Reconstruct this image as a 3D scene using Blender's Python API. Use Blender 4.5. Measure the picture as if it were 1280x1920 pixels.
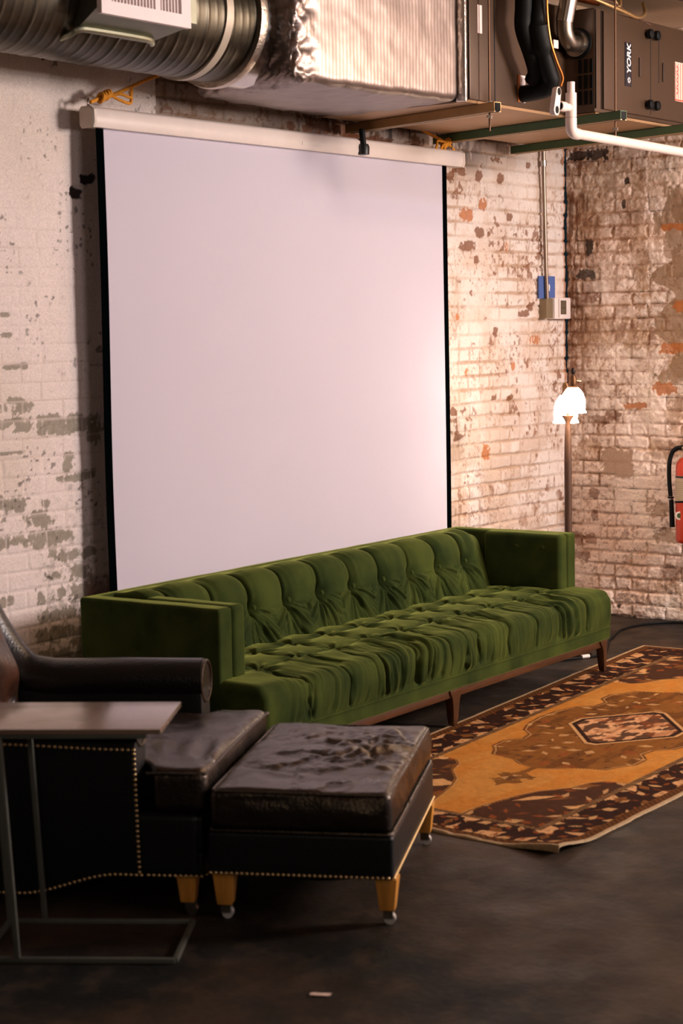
import bpy, bmesh, math, random
import numpy as np
from mathutils import Vector, Matrix

for _o in list(bpy.data.objects): bpy.data.objects.remove(_o)
SC = bpy.context.scene
COL = SC.collection
rnd = random.Random(7)
PI = math.pi

# ------------------------------------------------------------------ camera
F_PX, YAW, PITCH, ROLL = 3475.0, 36.9, 5.6, 0.0170
CAM = Vector((-9.311, -5.353, 1.65))
_a, _p = math.radians(YAW), math.radians(PITCH)
fw = Vector((math.cos(_a)*math.cos(_p), math.sin(_a)*math.cos(_p), -math.sin(_p)))
r0 = Vector((math.sin(_a), -math.cos(_a), 0)); u0 = r0.cross(fw)
_c, _s = math.cos(ROLL), math.sin(ROLL)
CR = _c*r0 - _s*u0; CU = _s*r0 + _c*u0
cam_data = bpy.data.cameras.new('camera'); cam = bpy.data.objects.new('camera', cam_data); COL.objects.link(cam)
M = Matrix((( CR.x, CU.x, -fw.x, CAM.x), (CR.y, CU.y, -fw.y, CAM.y), (CR.z, CU.z, -fw.z, CAM.z), (0,0,0,1)))
cam.matrix_world = M
cam_data.sensor_fit = 'HORIZONTAL'; cam_data.sensor_width = 24.0
cam_data.lens = F_PX/1280*24.0
cam_data.clip_start = 0.05; cam_data.clip_end = 60
cam_data.dof.use_dof = True; cam_data.dof.focus_distance = 8.9; cam_data.dof.aperture_fstop = 4.0
SC.camera = cam

# ------------------------------------------------------------------ world, lights, exposure
SC.view_settings.view_transform = 'Standard'
SC.view_settings.look = 'None'
SC.view_settings.gamma = 1.0
SC.view_settings.use_curve_mapping = False
SC.view_settings.exposure = 0.0
W = bpy.data.worlds.new('dim_room_air'); SC.world = W; W.use_nodes = True
W.node_tree.nodes['Background'].inputs[0].default_value = (0.45, 0.85, 1.0, 1)
W.node_tree.nodes['Background'].inputs[1].default_value = 0.017

def area(name, loc, target, sx, sy, power, col):
    l = bpy.data.lights.new(name, 'AREA'); l.shape = 'RECTANGLE'; l.size = sx; l.size_y = sy
    l.energy = power; l.color = col
    o = bpy.data.objects.new(name, l); COL.objects.link(o); o.location = loc
    d = Vector(target)-Vector(loc); o.rotation_euler = d.to_track_quat('-Z', 'Y').to_euler()
    return o
area('key_light', (-0.9, -6.1, 2.75), (-2.8, 0, 1.3), 1.0, 1.1, 335, (1.0, 0.88, 0.86))  # area key light from front right, stands for an unseen source
area('far_fill_light', (-4.6, -9.0, 2.6), (-3.5, 0, 1.4), 3.0, 1.2, 60, (1.0, 0.84, 0.90))  # second, softer area light added as fill
area('rear_fill_light', (-10.2, -5.4, 2.3), (-5.2, -1.8, 0.3), 0.7, 0.7, 14, (1.0, 0.80, 0.58))  # weak fill added behind the camera for oak legs and nailheads
_l = bpy.data.lights.new('overhead_fill_light', 'POINT'); _l.energy = 50; _l.color = (1.0, 0.72, 0.46); _l.shadow_soft_size = 0.09  # point light added overhead to warm rug, furnace front and ceiling
_o = bpy.data.objects.new('overhead_fill_light', _l); COL.objects.link(_o); _o.location = (-2.0, -2.7, 2.8)

# ------------------------------------------------------------------ small helpers
def lin(c):
    return tuple(((x/255.0)/12.92 if x/255.0 <= 0.04045 else (((x/255.0)+0.055)/1.055)**2.4) for x in c)

def link(o):
    COL.objects.link(o); return o

def mesh_obj(name, verts, faces, mat=None, parent=None, smooth=True, sharp=None):
    me = bpy.data.meshes.new(name)
    verts = np.asarray(verts, dtype=np.float32)
    fa = np.asarray(faces) if len(faces) and all(len(f) == len(faces[0]) for f in faces[:50]) and not isinstance(faces, list) else None
    if fa is not None:
        k = fa.shape[1]
        me.vertices.add(len(verts)); me.vertices.foreach_set('co', verts.ravel())
        me.loops.add(fa.size); me.loops.foreach_set('vertex_index', fa.astype(np.int32).ravel())
        me.polygons.add(len(fa))
        me.polygons.foreach_set('loop_start', np.arange(0, fa.size, k, dtype=np.int32))
        me.update(calc_edges=True); me.validate()
    else:
        me.from_pydata([tuple(map(float, v)) for v in verts], [], [tuple(int(i) for i in f) for f in faces]); me.update()
    if smooth:
        me.polygons.foreach_set('use_smooth', [True]*len(me.polygons))
        if sharp is not None:
            me.set_sharp_from_angle(angle=math.radians(sharp))
    if mat: me.materials.append(mat)
    o = bpy.data.objects.new(name, me); link(o)
    if parent is not None: o.parent = parent
    return o

class MB:
    """collects pieces, builds ONE mesh object"""
    def __init__(s): s.v = []; s.f = []
    def add(s, vs, fs):
        b = len(s.v); s.v += [tuple(map(float, v)) for v in vs]; s.f += [tuple(int(i)+b for i in f) for f in fs]; return s
    def box(s, x0, x1, y0, y1, z0, z1):
        vs = [(x, y, z) for x in (x0, x1) for y in (y0, y1) for z in (z0, z1)]
        return s.add(vs, [(0,1,3,2), (4,6,7,5), (0,4,5,1), (2,3,7,6), (0,2,6,4), (1,5,7,3)])
    def loft(s, rings, cap=True, closed=False):
        n = len(rings[0]); vs = [p for r in rings for p in r]; fs = []
        m = len(rings)
        for i in range(m if closed else m-1):
            for j in range(n):
                a = i*n+j; b = i*n+(j+1) % n; c = ((i+1) % m)*n+(j+1) % n; d = ((i+1) % m)*n+j
                fs.append((a, b, c, d))
        if cap and not closed:
            fs.append(tuple(range(n))[::-1]); fs.append(tuple((m-1)*n+k for k in range(n)))
        return s.add(vs, fs)
    def tube(s, pts, r, n=12, cap=True, closed=False):
        pts = [Vector(p) for p in pts]; rr = r if isinstance(r, (list, tuple)) else [r]*len(pts)
        rings = []; up = None; m = len(pts)
        for i, p in enumerate(pts):
            if closed: t = (pts[(i+1) % m]-pts[i-1]).normalized()
            else: t = (pts[min(i+1, m-1)]-pts[max(i-1, 0)]).normalized()
            if up is None:
                up = Vector((0, 0, 1)) if abs(t.z) < .9 else Vector((1, 0, 0))
            x = t.cross(up)
            if x.length < 1e-5: x = t.cross(Vector((0, 1, 0)))
            x.normalize(); y = x.cross(t).normalized(); up = y
            rings.append([tuple(p + x*math.cos(2*PI*k/n)*rr[i] + y*math.sin(2*PI*k/n)*rr[i]) for k in range(n)])
        return s.loft(rings, cap, closed)
    def lathe(s, prof, n=24, c=(0, 0, 0)):
        rings = [[(c[0]+r*math.cos(2*PI*k/n), c[1]+r*math.sin(2*PI*k/n), c[2]+z) for k in range(n)] for r, z in prof]
        return s.loft(rings)
    def bar(s, p0, p1, w, h=None):
        h = h or w; p0, p1 = Vector(p0), Vector(p1); t = (p1-p0).normalized()
        up = Vector((0, 0, 1)) if abs(t.z) < .9 else Vector((0, 1, 0))
        x = t.cross(up).normalized()*w/2; y = x.normalized().cross(t).normalized()*h/2
        return s.loft([[tuple(p+x+y), tuple(p-x+y), tuple(p-x-y), tuple(p+x-y)] for p in (p0, p1)])
    def build(s, name, mat=None, parent=None, smooth=True, sharp=35, bevel=0):
        bm = bmesh.new(); vs = [bm.verts.new(v) for v in s.v]
        for f in s.f:
            try: bm.faces.new([vs[i] for i in f])
            except ValueError: pass
        bmesh.ops.recalc_face_normals(bm, faces=bm.faces)
        if bevel:
            ed = [e for e in bm.edges if len(e.link_faces) == 2 and e.calc_face_angle(0) > .6]
            bmesh.ops.bevel(bm, geom=ed, offset=bevel, segments=2, profile=.6, affect='EDGES', clamp_overlap=True)
        me = bpy.data.meshes.new(name); bm.to_mesh(me); bm.free()
        if smooth:
            me.polygons.foreach_set('use_smooth', [True]*len(me.polygons)); me.set_sharp_from_angle(angle=math.radians(sharp))
        if mat: me.materials.append(mat)
        o = bpy.data.objects.new(name, me); link(o)
        if parent is not None: o.parent = parent
        return o

def smooth_path(pts, k=8):
    """Catmull-Rom through the points"""
    P = [Vector(p) for p in pts]; P = [P[0]*2-P[1]] + P + [P[-1]*2-P[-2]]; out = []
    for i in range(1, len(P)-2):
        for j in range(k):
            t = j/k; a, b, c, d = P[i-1], P[i], P[i+1], P[i+2]
            out.append(.5*((2*b)+(-a+c)*t+(2*a-5*b+4*c-d)*t*t+(-a+3*b-3*c+d)*t**3))
    out.append(P[-2]); return out

def thing(name, label, cat, loc=(0, 0, 0), rz=0.0, group=None):
    o = bpy.data.objects.new(name, None); link(o); o.empty_display_size = .1
    o.location = loc; o.rotation_euler = (0, 0, rz)
    o['label'] = label; o['category'] = cat
    if group: o['group'] = group
    return o
def tag(o, label, cat, group=None):
    o['label'] = label; o['category'] = cat
    if group: o['group'] = group
    return o
def struct(o): o['kind'] = 'structure'; return o

# ------------------------------------------------------------------ numpy noise
def _hash(ix, iy, seed):
    n = (ix*374761393 + iy*668265263 + seed*1442695041).astype(np.int64) & 0xffffffff
    n = ((n ^ (n >> 13))*1274126177) & 0xffffffff
    return ((n ^ (n >> 16)) & 0xffff)/65535.0
def vn(x, y, seed=0):
    x, y = np.broadcast_arrays(np.asarray(x, float), np.asarray(y, float))
    ix = np.floor(x).astype(np.int64); iy = np.floor(y).astype(np.int64)
    fx = x-ix; fy = y-iy; fx = fx*fx*(3-2*fx); fy = fy*fy*(3-2*fy)
    a = _hash(ix, iy, seed); b = _hash(ix+1, iy, seed); c = _hash(ix, iy+1, seed); d = _hash(ix+1, iy+1, seed)
    return (a*(1-fx)+b*fx)*(1-fy)+(c*(1-fx)+d*fx)*fy
def fbm(x, y, seed=0, o=4):
    s = 0; a = .5; t = 0
    for i in range(o):
        s = s+a*vn(x*2**i, y*2**i, seed+i*17); t += a; a *= .5
    return s/t
def sst(a, b, x):
    t = np.clip((x-a)/(b-a), 0, 1); return t*t*(3-2*t)
def mixc(c, col, m):
    m = np.asarray(m)[..., None]; return c*(1-m)+np.asarray(col)*m

# ------------------------------------------------------------------ materials
def newmat(name):
    m = bpy.data.materials.new(name); m.use_nodes = True
    return m, m.node_tree, m.node_tree.nodes['Principled BSDF']
def pm(name, col, rough=.5, metal=0.0, var=.12, scale=12, bump=.0, bscale=80, sheen=0, sheen_tint=None, coat=0, col2=None, spec=.5, rvar=.0, aniso=None, emit=0, stretch=None):
    m, nt, b = newmat(name); c = lin(col); c2 = lin(col2) if col2 else tuple(x*(1-var) for x in c)
    tc = nt.nodes.new('ShaderNodeTexCoord'); nz = nt.nodes.new('ShaderNodeTexNoise'); nz.inputs['Scale'].default_value = scale
    nz.inputs['Detail'].default_value = 5
    src = tc.outputs['Object']
    if stretch:
        mp = nt.nodes.new('ShaderNodeMapping'); mp.inputs['Scale'].default_value = stretch
        nt.links.new(src, mp.inputs['Vector']); src = mp.outputs['Vector']
    nt.links.new(src, nz.inputs['Vector'])
    rp = nt.nodes.new('ShaderNodeValToRGB'); rp.color_ramp.elements[0].position = .33; rp.color_ramp.elements[1].position = .67
    rp.color_ramp.elements[0].color = (*c2, 1); rp.color_ramp.elements[1].color = (*c, 1)
    nt.links.new(nz.outputs['Fac'], rp.inputs['Fac']); nt.links.new(rp.outputs['Color'], b.inputs['Base Color'])
    b.inputs['Roughness'].default_value = rough; b.inputs['Metallic'].default_value = metal
    b.inputs['Specular IOR Level'].default_value = spec
    if rvar:
        mr = nt.nodes.new('ShaderNodeMapRange'); mr.inputs['To Min'].default_value = max(0, rough-rvar); mr.inputs['To Max'].default_value = min(1, rough+rvar)
        nt.links.new(nz.outputs['Fac'], mr.inputs['Value']); nt.links.new(mr.outputs['Result'], b.inputs['Roughness'])
    if sheen:
        b.inputs['Sheen Weight'].default_value = sheen; b.inputs['Sheen Roughness'].default_value = .35
        b.inputs['Sheen Tint'].default_value = (*lin(sheen_tint or col), 1)
    if coat: b.inputs['Coat Weight'].default_value = coat; b.inputs['Coat Roughness'].default_value = .15
    if bump:
        n2 = nt.nodes.new('ShaderNodeTexNoise'); n2.inputs['Scale'].default_value = bscale; n2.inputs['Detail'].default_value = 6
        nt.links.new(src, n2.inputs['Vector'])
        bp = nt.nodes.new('ShaderNodeBump'); bp.inputs['Strength'].default_value = bump; bp.inputs['Distance'].default_value = .01
        nt.links.new(n2.outputs['Fac'], bp.inputs['Height']); nt.links.new(bp.outputs['Normal'], b.inputs['Normal'])
    if emit: b.inputs['Emission Color'].default_value = (*c, 1); b.inputs['Emission Strength'].default_value = emit
    return m
def attr_mat(name, rough=.8, bump=.2, bscale=120, spec=.3, sheen=0):
    m, nt, b = newmat(name)
    a = nt.nodes.new('ShaderNodeAttribute'); a.attribute_name = 'Col'
    tc = nt.nodes.new('ShaderNodeTexCoord')
    nz = nt.nodes.new('ShaderNodeTexNoise'); nz.inputs['Scale'].default_value = bscale; nz.inputs['Detail'].default_value = 4
    nt.links.new(tc.outputs['Object'], nz.inputs['Vector'])
    mr = nt.nodes.new('ShaderNodeMapRange'); mr.inputs['From Min'].default_value = .3; mr.inputs['From Max'].default_value = .7
    mr.inputs['To Min'].default_value = .86; mr.inputs['To Max'].default_value = 1.1
    nt.links.new(nz.outputs['Fac'], mr.inputs['Value'])
    mx = nt.nodes.new('ShaderNodeVectorMath'); mx.operation = 'SCALE'
    nt.links.new(a.outputs['Color'], mx.inputs[0]); nt.links.new(mr.outputs['Result'], mx.inputs['Scale'])
    nt.links.new(mx.outputs['Vector'], b.inputs['Base Color'])
    bp = nt.nodes.new('ShaderNodeBump'); bp.inputs['Strength'].default_value = bump; bp.inputs['Distance'].default_value = .005
    nt.links.new(nz.outputs['Fac'], bp.inputs['Height']); nt.links.new(bp.outputs['Normal'], b.inputs['Normal'])
    b.inputs['Roughness'].default_value = rough; b.inputs['Specular IOR Level'].default_value = spec
    if sheen: b.inputs['Sheen Weight'].default_value = sheen
    return m
def grid_obj(name, X, mat, parent=None, col=None, flip=False, closed_u=False):
    """X: [n,m,3] grid"""
    n, m, _ = X.shape; idx = np.arange(n*m).reshape(n, m)
    if closed_u: idx = np.vstack([idx, idx[:1]])
    a, b, c, d = idx[:-1, :-1], idx[1:, :-1], idx[1:, 1:], idx[:-1, 1:]
    fs = np.stack([a, b, c, d] if not flip else [a, d, c, b], -1).reshape(-1, 4)
    o = mesh_obj(name, X.reshape(-1, 3), fs, mat, parent)
    if col is not None:
        at = o.data.color_attributes.new('Col', 'FLOAT_COLOR', 'POINT')
        cc = np.ones((n*m, 4), np.float32); cc[:, :3] = np.clip(col.reshape(-1, 3), 0, 1); at.data.foreach_set('color', cc.ravel())
    return o
def axis_pts(half, r, step):
    n = max(2, int((2*half-2*r)/step)); core = np.linspace(-(half-r), half-r, n+1)
    e = np.sin(np.linspace(0, PI/2, 6))[1:]
    # edge samples spaced by angle
    ang = np.linspace(0, PI/4, 5)[1:]
    ed = (half-r)+r*np.tan(ang)
    return np.concatenate([-(ed[::-1]), core, ed])
def rbox(name, size, r, mat, parent=None, center=(0, 0, 0), step=.03, fn=None, sharp=None):
    """rounded box with dense faces; fn(P[n,3] local coords, N[n,3]) -> P"""
    h = np.array(size)/2.0; r = min(r, h.min()*.999)
    ax = [axis_pts(h[i], r, step) for i in range(3)]
    V = []; Fc = []; base = 0
    for k in range(3):
        i, j = (k+1) % 3, (k+2) % 3
        A, B = np.meshgrid(ax[i], ax[j], indexing='ij')
        for sgn in (-1, 1):
            P = np.zeros(A.shape+(3,)); P[..., i] = A; P[..., j] = B; P[..., k] = sgn*h[k]
            n, m = A.shape; idx = np.arange(n*m).reshape(n, m)+base
            a, b, c, d = idx[:-1, :-1], idx[1:, :-1], idx[1:, 1:], idx[:-1, 1:]
            Fc.append(np.stack([a, b, c, d] if sgn > 0 else [a, d, c, b], -1).reshape(-1, 4))
            V.append(P.reshape(-1, 3)); base += n*m
    V = np.vstack(V); Fc = np.vstack(Fc)
    key = np.round(V*1e5).astype(np.int64)
    _, first, inv = np.unique(key, axis=0, return_index=True, return_inverse=True)
    inv = inv.ravel(); V = V[first]; Fc = inv[Fc]
    inner = np.clip(V, -(h-r), h-r); d = V-inner; L = np.linalg.norm(d, axis=1, keepdims=True); L[L == 0] = 1
    N = d/L; P = inner+N*r
    if fn is not None: P = fn(P, N)
    P = P+np.array(center)
    return mesh_obj(name, P, Fc, mat, parent, sharp=sharp)
# ------------------------------------------------------------------ room shell: painted brick walls
GREY= [(-4.339, 1.379, 0.084, 0.028), (-4.398, 1.314, 0.045, 0.02), (-4.301, 1.305, 0.058, 0.024), (-4.129, 1.301, 0.117, 0.036), (-3.996, 1.3, 0.11, 0.032), (-3.907, 1.257, 0.045, 0.052), (-4.174, 1.282, 0.052, 0.024), (-4.069, 1.138, 0.029, 0.044), (-4.035, 1.082, 0.084, 0.016), (-3.959, 1.098, 0.032, 0.02), (-4.385, 1.005, 0.065, 0.032), (-4.204, 0.99, 0.026, 0.014), (-4.415, 0.946, 0.026, 0.012), (-4.261, 0.932, 0.071, 0.032), (-4.386, 0.86, 0.078, 0.026), (-4.222, 0.854, 0.078, 0.032), (-4.12, 0.854, 0.058, 0.024), (-4.181, 0.791, 0.039, 0.02), (-4.093, 0.777, 0.058, 0.02), (-3.973, 0.775, 0.032, 0.02), (-4.022, 0.704, 0.078, 0.032), (-4.194, 0.698, 0.045, 0.02), (-4.025, 0.618, 0.084, 0.032), (-4.189, 0.617, 0.065, 0.024), (-4.435, 0.627, 0.045, 0.024), (-4.118, 0.544, 0.13, 0.028), (-4.195, 0.468, 0.091, 0.036), (-4.063, 0.449, 0.078, 0.036), (-4.155, 0.387, 0.117, 0.036), (-4.037, 0.337, 0.078, 0.032), (-3.968, 0.524, 0.039, 0.121), (-3.975, 0.371, 0.045, 0.081), (-4.389, 1.201, 0.078, 0.006), (-4.374, 1.528, 0.052, 0.008), (-4.318, 1.532, 0.045, 0.01), (-4.382, 1.654, 0.029, 0.012), (-4.389, 1.731, 0.023, 0.008)]
DARK= [(-3.977, 2.209, 0.039, 0.024), (-3.915, 2.267, 0.036, 0.02), (-4.008, 2.725, 0.039, 0.01), (-4.08, 2.726, 0.013, 0.006), (-3.94, 2.737, 0.013, 0.008), (-4.138, 2.716, 0.013, 0.008)]
BSP= [(-0.886, 2.303, 0.039, 0.036, 'o'), (-0.602, 2.244, 0.024, 0.018, 'b'), (-1.054, 2.243, 0.059, 0.03, 'o'), (-0.915, 2.151, 0.039, 0.024, 'b'), (-0.826, 2.151, 0.015, 0.015, 'b'), (-1.062, 2.082, 0.078, 0.024, 'b'), (-0.648, 2.087, 0.02, 0.024, 'o'), (-0.565, 2.153, 0.024, 0.012, 'b'), (-0.955, 2.01, 0.02, 0.018, 'b'), (-0.776, 1.939, 0.02, 0.015, 'b'), (-1.145, 1.713, 0.02, 0.015, 'o'), (-0.775, 1.628, 0.02, 0.024, 'b'), (-0.39, 1.762, 0.029, 0.024, 'b'), (-0.459, 1.724, 0.049, 0.018, 'b'), (-0.358, 1.576, 0.049, 0.03, 'o'), (-1.059, 1.426, 0.02, 0.024, 'o'), (-0.587, 1.437, 0.02, 0.021, 'o'), (-0.872, 0.983, 0.044, 0.036, 'o'), (-0.634, 1.263, 0.029, 0.012, 'b'), (-0.419, 2.535, 0.029, 0.018, 'b'), (-0.883, 2.507, 0.024, 0.024, 'b'), (-1.105, 2.466, 0.059, 0.024, 'b'), (-1.191, 2.434, 0.039, 0.03, 'b'), (-1.104, 2.521, 0.049, 0.042, 'b'), (-0.75, 2.543, 0.049, 0.018, 'b'), (-2.297, 2.607, 0.147, 0.042, 'b'), (-2.131, 2.595, 0.098, 0.036, 'b'), (-2.046, 2.559, 0.068, 0.03, 'b'), (-2.519, 2.59, 0.024, 0.018, 'b'), (-2.975, 2.544, 0.02, 0.012, 'b'), (-1.143, 1.079, 0.049, 0.018, 'b'), (-1.191, 1.221, 0.029, 0.024, 'b'), (-1.871, 2.563, 0.147, 0.024, 'b'), (-1.692, 2.537, 0.127, 0.024, 'b'), (-1.504, 2.576, 0.068, 0.036, 'b'), (-0.926, 2.449, 0.029, 0.024, 'b'), (-0.697, 2.447, 0.024, 0.024, 'b'), (-0.606, 1.268, 0.034, 0.015, 'b'), (-0.797, 1.276, 0.029, 0.015, 'b'), (-0.97, 0.553, 0.049, 0.015, 'b')]
RSP= [(-0.668, 2.184, 0.085, 0.018, 'o'), (-0.694, 2.255, 0.038, 0.055, 'm'), (-0.668, 2.054, 0.062, 0.037, 'm'), (-0.694, 1.966, 0.046, 0.062, 'm'), (-0.71, 1.747, 0.038, 0.031, 'o'), (-0.678, 1.514, 0.069, 0.031, 'o'), (-0.701, 1.441, 0.054, 0.077, 'm'), (-0.688, 1.617, 0.038, 0.037, 'm'), (-0.118, 1.943, 0.054, 0.025, 'd'), (-0.06, 1.957, 0.023, 0.043, 'b'), (-0.072, 2.242, 0.023, 0.031, 'b'), (-0.13, 2.239, 0.031, 0.031, 'b'), (-0.146, 2.089, 0.023, 0.043, 'd'), (-0.183, 2.607, 0.054, 0.031, 'd'), (-0.08, 2.608, 0.069, 0.025, 'd'), (-0.247, 2.603, 0.019, 0.043, 'd'), (-0.296, 1.141, 0.054, 0.025, 'b'), (-0.211, 1.11, 0.077, 0.031, 'b'), (-0.124, 0.925, 0.077, 0.074, 't'), (-0.074, 1.291, 0.046, 0.037, 'b'), (-0.16, 1.322, 0.038, 0.031, 'b'), (-0.33, 0.876, 0.104, 0.083, 'c'), (-0.175, 0.698, 0.038, 0.028, 'b'), (-0.174, 0.56, 0.023, 0.037, 'b'), (-0.139, 0.435, 0.054, 0.031, 'b'), (-0.069, 0.431, 0.038, 0.037, 'b'), (-0.086, 0.339, 0.054, 0.028, 'b'), (-0.58, 0.624, 0.077, 0.043, 'm'), (-0.63, 0.476, 0.096, 0.043, 'm'), (-0.669, 0.269, 0.077, 0.043, 'b'), (-0.646, 0.192, 0.1, 0.049, 't'), (-0.564, 2.204, 0.023, 0.062, 'm'), (-0.431, 1.203, 0.077, 0.018, 'o'), (-0.613, 1.294, 0.069, 0.031, 'o'), (-0.669, 1.176, 0.054, 0.092, 't'), (-0.63, 0.953, 0.115, 0.049, 't'), (-0.36, 2.331, 0.012, 0.025, 'd'), (-0.384, 2.447, 0.019, 0.018, 'd'), (-0.328, 0.062, 0.019, 0.015, 'd'), (-0.456, 0.026, 0.031, 0.015, 'b'), (-0.23, 1.623, 0.231, 0.092, 't'), (-0.162, 1.804, 0.054, 0.031, 'b'), (-0.024, 1.686, 0.019, 0.185, 'b'), (-0.113, 2.195, 0.077, 0.092, 't'), (-0.267, 2.572, 0.154, 0.062, 't'), (-0.13, 2.343, 0.115, 0.185, 't'), (-0.466, 2.091, 0.038, 0.4, 't'), (-0.498, 1.796, 0.038, 0.246, 't'), (-0.613, 2.52, 0.038, 0.031, 'w'), (-0.59, 1.735, 0.154, 0.092, 'w')]

PAINT = np.array(lin((226, 212, 202))); TAN = np.array(lin((172, 138, 108))); GRIME_SHADE = np.array(lin((128, 96, 66)))
BRN = np.array(lin((112, 66, 36))); DRK = np.array(lin((38, 28, 22))); ORG = np.array(lin((182, 106, 46)))
GRY = np.array(lin((138, 128, 112))); MORT = np.array(lin((150, 120, 92))); CEM = np.array(lin((160, 130, 105)))

def bricks(X, Z, ch, bl, seed, warp=1.0):
    zz = Z+.010*warp*(fbm(X*4, Z*4, seed)-.5)+.004*warp*(fbm(X*22, Z*22, seed+3)-.5)
    row = np.floor(zz/ch).astype(int); fz = zz/ch-row
    header = (row % 6) == 2
    L = np.where(header, bl*.5, bl)
    off = np.where(row % 2 == 0, 0, .5)*L+.02*_hash(row, row*0+5, seed)
    xx = X+off+.012*warp*(fbm(X*6, Z*9+row*3.1, seed+5)-.5)+.005*warp*(fbm(X*30, Z*30, seed+6)-.5)
    k = np.floor(xx/L).astype(int); fx = xx/L-k
    dz = np.minimum(fz, 1-fz)*ch; dx = np.minimum(fx, 1-fx)*L
    d = np.minimum(dz, dx)
    return d, row, k, _hash(k*3+header*11, row, seed+9), dz, dx
def spots(X, Z, L, seed, wob=.9):
    out = []
    for cx, cz, w, h, *t in L:
        w = max(w, .006); h = max(h, .006)
        msk = (np.abs(X-cx) < 2.2*w) & (np.abs(Z-cz) < 2.2*h)
        e = np.full(X.shape, 9.0)
        if msk.any():
            x, z = X[msk], Z[msk]
            e[msk] = (np.abs((x-cx)/w)**3+np.abs((z-cz)/h)**3)**.67*.9+wob*3.0*(fbm(x*24, z*24, seed+int(cx*100) % 50)-.5)+wob*2.0*(fbm(x*80, z*60, seed+5, 3)-.5)
        out.append((1-sst(.72, .95, e), t[0] if t else None))
    return out

def make_back_wall():
    xs = np.concatenate([np.arange(-11, -5.1, .1), np.arange(-5.1, -3.52, .006), [-3.503], np.arange(-3.497, -1.6, .008), np.arange(-1.6, -.0001, .0046), [0.0]])
    zs = np.arange(0, 3.251, .0048)
    X, Z = np.meshgrid(xs, zs, indexing='ij')
    pier = X < -3.5
    # right part: rough bricks ; left pier: bricks drowned in paint
    d, row, k, hb, dz, dx = bricks(X, Z, .0735, .205, 11)
    d2, row2, k2, hb2, _, _ = bricks(X, Z, .0735, .215, 31, .6)
    rough = fbm(X*9, Z*9, 40); fine = fbm(X*45, Z*45, 41, 3); fine2 = fbm(X*110, Z*110, 42, 2)
    fillj = sst(.35, .65, fbm(X*2.2, Z*2.2, 50))           # how far joints are filled with paint
    H = -.011*(1-sst(.000, .013, d+.006*(fine-.5)))*(1-.6*fillj)+(hb-.5)*.004+(rough-.5)*.010+(fine-.5)*.005+(fine2-.5)*.0016
    bare = sst(.45, .62, fbm(X*1.7+3, Z*1.7, 55))*sst(-3.9, -4.2, X)
    H2 = -.0032*(1-sst(.001, .010, d2+.003*(fine-.5)))*(.45+.55*sst(1.5, .7, Z))+(hb2-.5)*.0015+(rough-.5)*.006+(fine-.5)*.0014
    C = np.empty(X.shape+(3,)); C[:] = PAINT
    # ---- right side colouring
    low = fbm(X*1.6, Z*1.6, 60); mid = fbm(X*7, Z*7, 61)
    C = mixc(C, np.array(lin((208, 182, 162))), .6*sst(.4, .7, mid))
    j = 1-sst(.0005, .012, d+.007*(fine-.5))
    C = mixc(C, TAN, np.clip(j*(.30+.70*sst(.35,.65,fbm(X*3.3,Z*5,67)))*(1-.5*fillj), 0, .7))
    flake = sst(.60, .68, fbm(X*38, Z*30, 62, 3))*sst(.48, .62, fbm(X*7+9, Z*7, 63))
    C = mixc(C, BRN*1.3, flake*.8)
    fl2 = sst(.60, .68, fbm(X*75, Z*55, 64, 3))*sst(.40, .6, fbm(X*5, Z*6, 68))
    C = mixc(C, np.array(lin((150, 104, 68))), fl2*.5)
    duct_shade = sst(2.36, 2.62, Z+.15*(low-.5))*(.55+.45*sst(-2.2, -2.8, X))  # shadow under the foil box and duct, painted into the wall colour
    C = mixc(C, GRIME_SHADE, .62*duct_shade)
    streak = sst(.50, .60, fbm(X*30, Z*8, 66, 3))*sst(2.40, 2.55, Z)*sst(-3.0, -2.2, X)*sst(-.7, -1.2, X)
    C = mixc(C, DRK*2.2, streak*.8)
    lowd = sst(1.25, .75, Z+.3*(low-.5))
    C = mixc(C, TAN, .25*lowd*sst(.4, .6, mid))
    for m, t in spots(X, Z, BSP, 70):
        C = mixc(C, {'o': ORG, 'b': BRN*1.2, 'd': DRK}[t], m*.85); H = H-.0022*m
    # vertical dark gap and rust stain down the inner corner
    gap = sst(-.020, -.012, X+.006*(fbm(X*3, Z*11, 80)-.5))*sst(1.35, 1.5, Z+.06*(fine-.5))
    stain = sst(-.05, -.03, X+.02*(fbm(X*5, Z*16, 81)-.5))*sst(1.15, 1.4, Z)
    C = mixc(C, np.array(lin((170, 105, 60))), stain*.75); C = mixc(C, BRN*.45, gap)
    H = H-.02*gap
    # ---- pier colouring
    P = np.empty(X.shape+(3,)); P[:] = np.array(lin((226, 211, 204)))
    P = mixc(P, np.array(lin((205, 188, 170))), .5*sst(.4, .7, low))
    j2 = 1-sst(.001, .0035, d2+.002*(fine-.5))
    P = mixc(P, np.array(lin((176, 152, 132))), j2*.33*sst(.42, .6, fbm(X*4, Z*4, 83)))
    for m, t in spots(X, Z, GREY, 90, 1.0):
        inn = sst(.000, .006, d2); P = mixc(P, GRY*(.85+.4*fine[..., None]), m*(.35+.6*inn)*.95); H2 = H2-.0008*m
    speck = sst(.73, .77, fbm(X*55, Z*55, 91, 2))*sst(.5, .62, fbm(X*5, Z*5, 92)); P = mixc(P, DRK*2.5, speck*.7)
    fine_gr = sst(.52, .70, fine)*sst(1.15, .65, Z)*sst(-4.35, -4.1, X+.05*(mid-.5))
    P = mixc(P, GRY*.8, fine_gr*.6)
    redb_shade = sst(-4.02, -3.96, X)*sst(.75, .55, Z); P = mixc(P, np.array(lin((120, 62, 44))), redb_shade*.8*sst(.4, .55, mid))  # red brick tone with the sofa and screen shadow painted in
    for m, t in spots(X, Z, DARK, 95, .7):
        P = mixc(P, DRK*1.3, m); H2 = H2-.004*m
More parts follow.
